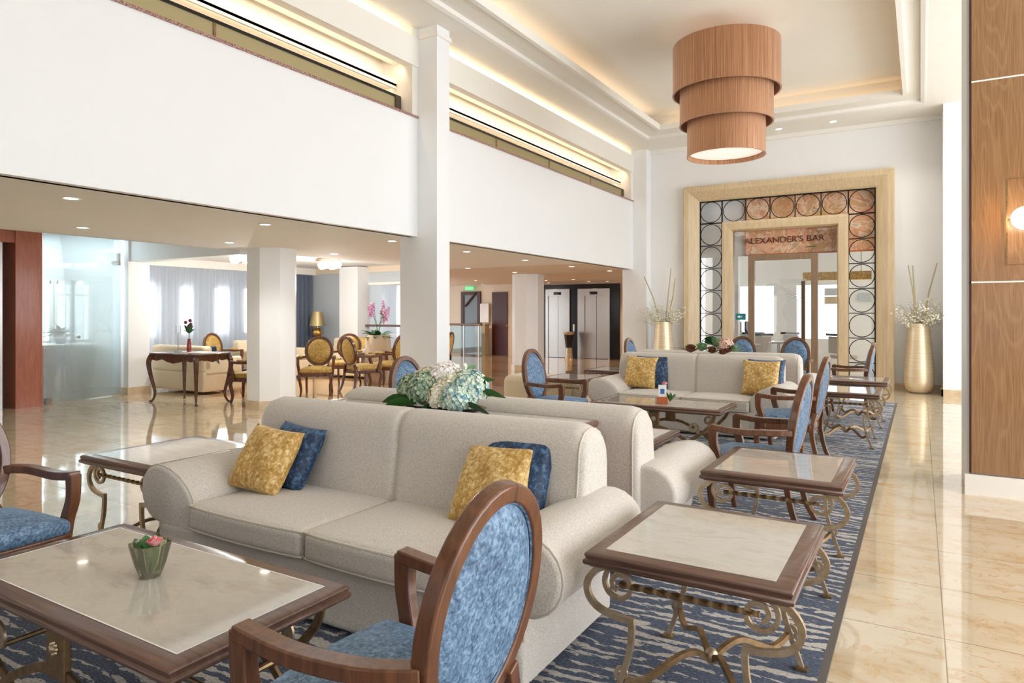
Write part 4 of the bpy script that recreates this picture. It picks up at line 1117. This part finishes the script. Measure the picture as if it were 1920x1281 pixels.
def rose(R0, mat, parent, loc, n=16):
    m = MB()
    for i in range(n):
        a = i*2.4; rr = R0*(.25+.75*i/n); h = R0*(1.0-.35*i/n)
        vs = []; fs = []
        for u in range(5):
            for v in range(4):
                an = a+(u-2)*.33; q = v/3
                x = rr*(.3+.7*q**.6)*math.cos(an); y = rr*(.3+.7*q**.6)*math.sin(an); z = -R0*.4+h*q*1.1 - .12*R0*(abs(u-2)/2)**2*q + (.05*R0*math.sin(i)) - (rr*.25 if v == 3 else 0)*.5
                vs.append((x, y, z))
        for u in range(4):
            for v in range(3): fs.append((u*4+v, (u+1)*4+v, (u+1)*4+v+1, u*4+v+1))
        m.add(vs, fs)
    return m.build('rose_bloom', mat, parent, loc=loc, smooth=180)
rose(.032, M['pink'], rgl, (.03, -.0, .125))
mh = empty('menu_holder', (-2.25, 6.75, rgz), R(20), 'small copper block holding a white card and pink flower', 'table holder')
MB().box(-.06, .05, -.04, .04, 0, .07).build('block', plain('copper_block', S(176,96,52), .4), mh, smooth=0, bev=.004)
mcard = MB().box(-.045, .035, -.01, -.004, .06, .19).build('card', M['paper'], mh, smooth=0)
MB().box(-.025, .015, -.0125, -.0105, .10, .15).build('print', M['cardblue'], mcard, smooth=0)
rose(.035, M['pink'], mh, (.02, .02, .2), 10)
mm = MB()
for i in range(7): leafblade(mm, (.07, .0, .02), (math.cos(i*.9)*.5+.2, math.sin(i*.9)*.5, .8), .12, .035, .1)
mm.build('leaves', M['leaf'], mh)

# ------------------------------------------------------------------ hydrangea arrangement
def bloom(R0, n, ps, lower=-.3):
    m = MB()
    for i in range(n):
        z = 1-(1-lower)*(i+.5)/n; a = i*2.39996; s = math.sqrt(max(0, 1-z*z))
        d = Vector((s*math.cos(a), s*math.sin(a), z)); rr = R0*random.uniform(.88, 1.06); c = d*rr
        t1 = d.orthogonal().normalized(); t2 = d.cross(t1); rot = random.random()*PI
        for k in range(4):
            an = rot+k*PI/2; u = t1*math.cos(an)+t2*math.sin(an); w_ = t1*-math.sin(an)+t2*math.cos(an)
            m.add([c, c+u*ps*.55+w_*ps*.42+d*ps*.1, c+u*ps+d*ps*random.uniform(-.05,.3), c+u*ps*.55-w_*ps*.42+d*ps*.1], [(0,1,2,3)])
    m.ball((0,0,0), R0*.8, 14)
    return m
fl = empty('hydrangea_arrangement', (-2.41, 3.235, RZ+.83), 0, 'big arrangement of blue, green and cream hydrangeas on the near console', 'flower arrangement')
MB().lathe([(.16,0),(.22,.02),(.24,.035),(.2,.035),(.0001,.02)], sx=1.25, sy=.55, seg=40).build('tray', M['black'], fl)
# camera looks along (-.05,.99) here: x across, z up
for (x, y, z, rr, mt) in [(-.215,-.01,.115,.085,'hygreen'), (-.085,-.045,.12,.105,'hygreen'), (.005,.03,.175,.10,'hywhite'), (.085,-.02,.12,.10,'hycream'), (.06,-.07,.085,.085,'hycream'),
                           (.185,.0,.135,.105,'hyblue'), (.16,-.075,.085,.09,'hyblue'), (-.135,.035,.15,.09,'hycream'), (-.03,.05,.13,.09,'hyblue')]:
    bloom(rr*1.06, 130, .032).build('hydrangea_head', M[mt], fl, loc=(x, y, z), smooth=0)
mm = MB()
for i in range(14):
    a = random.random()*2*PI; mm.tube([(.02, .03, .2), (.02+.12*math.cos(a), .03+.05*math.sin(a), .235+random.random()*.04)], .0015, 4); mm.ball((.02+.12*math.cos(a), .03+.05*math.sin(a), .24+random.random()*.04), .010, 6)
mm.build('sprig', M['blossom'], fl)
for (b, d, L, w_, mt) in [((-.15,-.08,.06),(-1,-.25,.06),.21,.085,'leaf'), ((-.10,-.12,.05),(-.9,-.3,.05),.2,.08,'leaf'), ((0,-.1,.03),(-.2,-.6,.0),.1,.07,'leafdark'), ((.05,-.1,.03),(.5,-.5,.0),.1,.06,'leafdark'),
                          ((.2,-.08,.06),(1,-.3,-.02),.26,.07,'leafdark'), ((.25,.0,.12),(1,-.1,.08),.2,.065,'leaf'), ((.2,.02,.17),(1,.1,.35),.15,.05,'leaf'), ((.22,.03,.1),(1,.2,.2),.15,.05,'leafdark'), ((.1,.05,.2),(.6,.1,.6),.13,.05,'succ')]:
    m = MB(); leafblade(m, b, d, L, w_, .15, 5, R(50) if d[0] < 0 else R(-50)); m.build('leaf', M[mt], fl, smooth=60)

# succulents on the far console
SG = 1.35
fs_ = empty('succulent_arrangement', (-2.30, 3.235+P_, RZ+.83), 0, 'low arrangement of green succulents and pink bloom on the far console', 'flower arrangement')
MB().lathe([(.14,0),(.2,.02),(.18,.03),(.0001,.02)], sx=1.3, sy=.5, seg=32).build('tray', M['brownleaf'], fs_)
def succulent(m, R0):
    for k in range(4):
        for i in range(8):
            a = i*PI/4+k*.4; e = R(15+k*20); leafblade(m, (0,0,.01*k), (math.cos(a)*math.cos(e), math.sin(a)*math.cos(e), math.sin(e)), R0*(1-.15*k), R0*.55, -.25, 4)
    return m
for (x, y, z, rr, mt) in [(-.1,-.04,.06,.09,'succ'), (.03,.0,.10,.1,'succ'), (.0,-.06,.04,.07,'brownleaf'), (.14,-.02,.05,.1,'brownleaf'), (-.22,0,.04,.09,'brownleaf'), (.2,-.03,.06,.07,'succ'), (-.04,.03,.12,.09,'leafdark'), (.1,-.07,.03,.06,'brownleaf')]:
    succulent(MB(), rr*SG).build('succulent', M[mt], fs_, loc=(x*SG, y, z*SG), smooth=60)
bloom(.10, 90, .03).build('succulent_bloom', petal('blush_petals', S(236,170,150), S(240,206,190), S(196,206,170)), fs_, loc=(.15, .0, .15), smooth=0)
for (b, d, L) in [((-.25,0,.08),(-1,0,.3),.4), ((-.2,0,.08),(-1,-.2,.4),.25), ((.25,0,.08),(1,0,.3),.38), ((.2,.02,.08),(1,-.3,.35),.25)]:
    m = MB(); leafblade(m, b, d, L, .03, .25); m.build('leaf', M['leafdark'], fs_, smooth=60)

# ------------------------------------------------------------------ tall gold vases with branches
def make_vase(loc, rz, label, sticks):
    r = empty('floor_vase', loc, rz, label, 'vase')
    MB().lathe([(.13,0),(.18,.02),(.222,.09),(.236,.2),(.236,.32),(.226,.5),(.205,.75),(.182,1.0),(.163,1.2),(.158,1.23),(.146,1.23),(.146,1.1),(.0001,1.1)], seg=48, cap=False).build('body', M['vase'], r)
    for s in sticks: MB().tube(s, [.016, .014, .011][:len(s)] if len(s) == 3 else .012, 8).build('branch', M['twig'], r)
    m = MB(); b = MB()
    for i in range(46):
        a = random.random()*2*PI; e = random.uniform(.35, 1.35); L = random.uniform(.25, .58)
        d = Vector((math.cos(a)*math.cos(e), math.sin(a)*math.cos(e)*.7, math.sin(e))); p = [Vector((.08*math.cos(a), .08*math.sin(a), 1.12))]
        for k in range(5):
            d = (d+Vector((random.uniform(-.25,.25), random.uniform(-.25,.25), random.uniform(-.25,.1)))).normalized(); p.append(p[-1]+d*L/5+Vector((0,0,.02)))
        m.tube(p, .0028, 4)
        for k in range(9):
            q = p[random.choice([2,3,4,5])]+Vector([random.uniform(-.04,.04) for _ in range(3)]); b.add([q+Vector(v)*.017 for v in ((1,0,0),(-1,0,0),(0,1,0),(0,-1,0),(0,0,1),(0,0,-1))], [(0,2,4),(2,1,4),(1,3,4),(3,0,4),(2,0,5),(1,2,5),(3,1,5),(0,3,5)])
    m.build('twig', M['twig'], r); b.build('blossom', M['blossom'], r, smooth=180)
    return r
v2 = onZ(1725, 735, 0)
make_vase((-.02, 14.16, 0), 0, 'tall ribbed gold floor vase right of the bar portal', [[(-.05,0,1.1),(-.08,0,1.7),(-.17,0,2.28)], [(-.02,.03,1.1),(-.07,0,1.7),(-.10,0,2.27)], [(.03,0,1.1),(.15,0,1.8),(.27,0,2.3)]])
make_vase((-4.66, 14.0, 0), 0, 'tall ribbed gold floor vase left of the bar portal', [[(-.05,0,1.1),(-.2,0,1.7),(-.42,0,2.2)], [(.03,0,1.1),(.1,0,1.7),(.17,0,2.36)], [(.05,0,1.1),(.2,0,1.7),(.26,0,2.15)]])

# ------------------------------------------------------------------ three-tier pendant
pn = empty('tiered_pendant', (-2.31, 9.62, 5.36), 0, 'huge three-tier pleated copper drum pendant under the ceiling', 'pendant lamp')
for (ra, za, zb) in ((.715, -.24, -.90), (.62, -.62, -1.33), (.52, -1.05, -1.77)):
    sh = MB().lathe([(ra, zb), (ra, za), (ra-.012, za), (ra-.012, zb), (ra, zb)], seg=96, cap=False).build('drum_shade', M['copper'], pn)
    MB().lathe([(ra+.006, zb-.004), (ra+.006, zb+.022), (ra-.016, zb+.022), (ra-.016, zb-.004), (ra+.006, zb-.004)], seg=96, cap=False).build('rim', M['copper'], sh)
MB().lathe([(.49,-1.715),(.49,-1.705)], seg=64).build('diffuser', M['diffuser'], pn)
MB().lathe([(.12,0),(.12,-.06)], seg=24).tube([(0,0,-.05),(0,0,-1.7)], .02).build('stem', M['bronze'], pn)
MB().tube([(-.7,0,-.3),(.7,0,-.3)], .01).tube([(0,-.7,-.3),(0,.7,-.3)], .01).build('spider', M['bronze'], pn)
point('pendant_light', (-2.31, 9.62, 4.6), 9, (1,.72,.45), .2)

# ------------------------------------------------------------------ lounge furniture on the left
YG = 'olive-gold round-back armchairs in the lounge'
yc = make_chair((-9.0, 8.45, 0), R(40), 'gold round-back armchair nearest the octagonal column, facing us', M['goldchair'], M['oldwood'], YG, True, True)
dup(yc, (-8.72, 9.22, 0), R(165), 'gold round-back armchair seen from behind, beside the orchid planter')
dup(yc, (-9.75, 9.9, 0), R(30), 'gold round-back armchair behind and between the other two')
dup(yc, (-8.75, 10.02, 0), R(-80), 'gold round-back armchair in profile beside the tall square column')
dup(yc, (-9.05, 12.0, 0), R(-70), 'gold round-back armchair seen just right of the tall square column')
dup(yc, (-9.1, 7.25, 0), R(-80), 'gold round-back armchair cut by the octagonal column, by the dining table')
dup(yc, (-12.2, 8.9, 0), R(100), 'gold round-back armchair at the left, behind the cream sofa')
dup(yc, (-9.45, 11.38, 0), R(-95), 'gold round-back armchair farther back, behind the orchid planter')

dt = empty('writing_table', (-10.02, 6.72, 0), R(4), 'antique mahogany table with cabriole legs by the sheer curtain', 'table')
pl = catmull([(-.62,-.34,0),(-.3,-.40,0),(0,-.36,0),(.3,-.40,0),(.62,-.34,0),(.70,0,0),(.62,.34,0),(0,.37,0),(-.62,.34,0),(-.70,0,0)], 6, True)
MB().prism([(p.x, p.y) for p in pl], 'z', .765, .79, inset=.006).build('tabletop', M['oldwood'], dt, smooth=35)
pa = [(-.58,.765),(-.58,.68),(-.45,.66),(-.3,.69),(-.15,.65),(0,.63),(.15,.65),(.3,.69),(.45,.66),(.58,.68),(.58,.765)]
MB().prism(pa, 'y', -.32, -.29).build('apron', M['oldwood'], dt, smooth=35); MB().prism(pa, 'y', .29, .32).build('apron', M['oldwood'], dt, smooth=35)
pb = [(-.3,.765),(-.3,.68),(-.15,.69),(0,.65),(.15,.69),(.3,.68),(.3,.765)]
for x in (-.6, .57): MB().prism(pb, 'x', x, x+.03).build('apron', M['oldwood'], dt, smooth=35)
for sx in (-1, 1):
    for sy in (-1, 1):
        f = catmull([(sx*.57, sy*.30, .76), (sx*.63, sy*.34, .64), (sx*.60, sy*.32, .42), (sx*.545, sy*.28, .16), (sx*.57, sy*.30, .04), (sx*.62, sy*.33, .0)], 6)
        MB().tube(f, [1.5-.9*min(1, i/(len(f)-9)) if i < len(f)-4 else .8 for i in range(len(f))], rect=(.05,.05), up=(0,1,0)).build('leg', M['oldwood'], dt, smooth=50, bev=.008)
dt.scale = (.88, .95, 1)
bv = empty('bud_vase', (-9.97, 6.67, .79), 0, 'slim red vase with dark flowers on the antique table', 'vase')
MB().lathe([(.03,0),(.035,.06),(.03,.14),(.02,.2),(.03,.22)], seg=20).build('body', plain('red_glass', S(150,50,50), .15), bv)
mm = MB()
for i in range(18):
    a = random.random()*2*PI; e = random.uniform(.6, 1.4); leafblade(mm, (0,0,.3), (math.cos(a)*math.cos(e), math.sin(a)*math.cos(e), math.sin(e)), random.uniform(.1,.2), .07, .1)
mm.tube([(0,0,.15),(0,0,.32)], .006).build('foliage', M['leafdark'], bv)
for k in range(4): MB().ball((.05*math.cos(k*2), .05*math.sin(k*2), .42+.03*k), .028, 10).build('flower', plain('dark_red_petals', S(130,50,60), .6), bv)
cs = empty('candle_stand', (-10.3, 6.7, .79), 0, 'small silver wire stand on the antique table left of the red vase', 'stand')
MB().lathe([(.06,0),(.06,.015),(.01,.02),(.01,.3)], seg=16).build('base', M['steel'], cs); MB().tube([(-.06,0,.3),(.06,0,.3),(.06,0,.42),(-.06,0,.42)], .006, closed=True).build('frame', M['steel'], cs)
tag(MB().box(-.25,.25,-.17,.17,0,.012).build('place_mat', M['paper'], None, (-9.72, 6.72, .79), smooth=0), 'white papers lying on the antique table', 'papers')
sb = empty('side_chair', (-9.75, 7.9, 0), R(10), 'dark low side chair with square wooden back behind the antique table', 'chair')
MB().rbox(-.25,.25,-.24,.24,.38,.47,.03,3,3).build('seat', plain('dark_leather', S(48,32,30), .4), sb)
MB().rbox(-.24,.24,.2,.25,.5,.92,.02,3,3).build('backrest', M['oldwood'], sb); MB().box(-.25,.25,.19,.26,.92,.945).build('top_rail', M['trimwhite'], sb, smooth=0)
for sx in (-.22,.22):
    for y in (-.2,.21): MB().tube([(sx, y, .4), (sx, y*1.1, 0)], [1,.7], rect=(.045,.045), up=(0,1,0)).build('leg', M['oldwood'], sb, smooth=0)
def block_sofa(loc, rz, label, W=.8):
    r = empty('cream_sofa', loc, rz, label, 'sofa', 'cream sofas in the lounge')
    MB().rbox(-W, W, -.4, .4, .05, .40, .03, 4, 2).build('base', M['cream'], r); MB().rbox(-W+.12, W-.12, -.42, .2, .40, .5, .04, 4, 3).build('seat_cushion', M['cream'], r)
    MB().rbox(-W, W, .2, .42, .38, .84, .06, 4, 3).build('backrest', M['cream'], r)
    for sx in (-1, 1): MB().rbox(*sorted((sx*W, sx*(W-.13))), -.4, .38, .3, .64, .04, 3, 3).build('arm', M['cream'], r)
    return r
cs1 = block_sofa((-11.35, 7.75, 0), PI, 'cream sofa half hidden by the white pillar, left of the antique table', .75)
dup(cs1, (-11.0, 11.3, 0), 0, 'cream sofa under the bright window at the back of the lounge')
dup(cs1, (-12.05, 10.07, 0), R(90), 'cream sofa beneath the gold table lamp')
cushion('scatter_cushion', M['bluecush'], (-10.75, 7.62, .52), (R(18), 0, R(20)), 'blue cushion on the cream sofa left of the antique table', .17, .06)
cushion('scatter_cushion', M['goldchair'], (-10.75, 11.32, .52), (R(-15), 0, 0), 'mustard cushion on the cream sofa under the bright window', .19, .06)
cushion('scatter_cushion', M['bluecush'], (-10.42, 11.32, .52), (R(-15), 0, 0), 'blue cushion on the cream sofa under the bright window', .19, .06)

lp = onY(595, 638, 11.7)
lt = empty('lamp_table', (lp.x, 11.7, 0), 0, 'dark round side table under the gold lamp', 'table')
MB().lathe([(.24,.71),(.26,.73),(.26,.75)], seg=32).build('tabletop', M['oldwood'], lt); MB().lathe([(.18,0),(.16,.03),(.04,.08),(.04,.71)], seg=24).build('pedestal', M['oldwood'], lt)
la_ = empty('table_lamp', (lp.x, 11.7, .75), 0, 'table lamp with gold ball base and champagne shade', 'lamp')
MB().lathe([(.08,0),(.08,.02),(.03,.04),(.03,.08)], seg=24).ball((0,0,.19), .125, 24).lathe([(.03,.30),(.02,.42)], seg=16).build('base', M['gold'], la_)
MB().lathe([(.185,.36),(.125,.70)], seg=40, cap=False).build('lamp_shade', M['shade'], la_)
op = onY(709, 620, 10.4)
pl_ = empty('orchid_planter', (op.x, 10.4, 0), 0, 'woven grey planter with pink and white orchids by the bright window', 'planter')
MB().lathe([(.2,0),(.25,.1),(.27,.6),(.25,.85),(.22,.98),(.2,.98),(.2,.92),(.0001,.92)], seg=32, cap=False).build('pot', M['planter'], pl_)
mm = MB()
for i in range(22):
    a = random.random()*2*PI; e = random.uniform(.1, .9); leafblade(mm, (.05*math.cos(a), .05*math.sin(a), .93), (math.cos(a)*math.cos(e), math.sin(a)*math.cos(e), math.sin(e)), random.uniform(.25,.4), .11, .3)
mm.build('leaves', M['leafdark'], pl_, smooth=60)
for i in range(9):
    a = random.random()*2*PI; top = Vector((.26*math.cos(a)*random.random(), .15*math.sin(a), 1.35+random.random()*.33)); top.x += (.3 if i > 6 else 0)
    st_ = MB().tube(catmull([(0,0,.95), (top.x*.3, top.y*.3, 1.2), tuple(top)], 4), .004, 5).build('stem', M['leaf'], pl_)
    m = MB()
    for k in range(5):
        c = top+Vector((random.uniform(-.04,.04), random.uniform(-.03,.03), -.05*k))
        for q in range(5): leafblade(m, c, (math.cos(q*1.256), -.3, math.sin(q*1.256)), .06, .05, .0, 3)
    m.build('orchid_spray', M['orchid'] if i % 3 else M['hywhite'], st_)
ot = empty('ottoman', (-4.75, 8.95, 0), R(10), 'low beige upholstered ottoman behind the left blue armchair', 'ottoman')
MB().rbox(-.6,.5,-.28,.28,.06,.50,.09,5,4).build('body', M['cream'], ot)
for sx in (-.5,.4):
    for sy in (-.2,.2): MB().box(sx-.02, sx+.02, sy-.02, sy+.02, 0, .08).build('leg', M['oldwood'], ot, smooth=0)
# ------------------------------------------------------------------ light and render look
w = bpy.data.worlds.new('world'); scn.world = w; w.use_nodes = True
bg = w.node_tree.nodes['Background']; bg.inputs[0].default_value = (.90, .95, 1.0, 1); bg.inputs[1].default_value = 2.2
area('window_light', (5.12, 6.6, 2.35), (0, R(90), 0), 3.9, 13.5, 680, (.94, .95, 1))
area('window_light', (-1.6, -3.95, 2.35), (R(90), 0, 0), 9.5, 3.9, 25, (.90, .95, 1))
area('window_light', (-13.7, 8.6, 1.5), (0, R(-90), 0), 2.2, 7.0, 800, (.88, .95, 1))
vs = scn.view_settings; vs.view_transform = 'Standard'; vs.look = 'None'; vs.gamma = 1; vs.use_curve_mapping = False; vs.exposure = 0
cy = scn.cycles; cy.max_bounces = 8; cy.diffuse_bounces = 5; cy.glossy_bounces = 4; cy.transmission_bounces = 4; cy.transparent_max_bounces = 16
cy.sample_clamp_indirect = 6; cy.caustics_reflective = False; cy.caustics_refractive = False; cy.use_denoising = True
try: cy.denoiser = 'OPENIMAGEDENOISE'
except Exception: pass
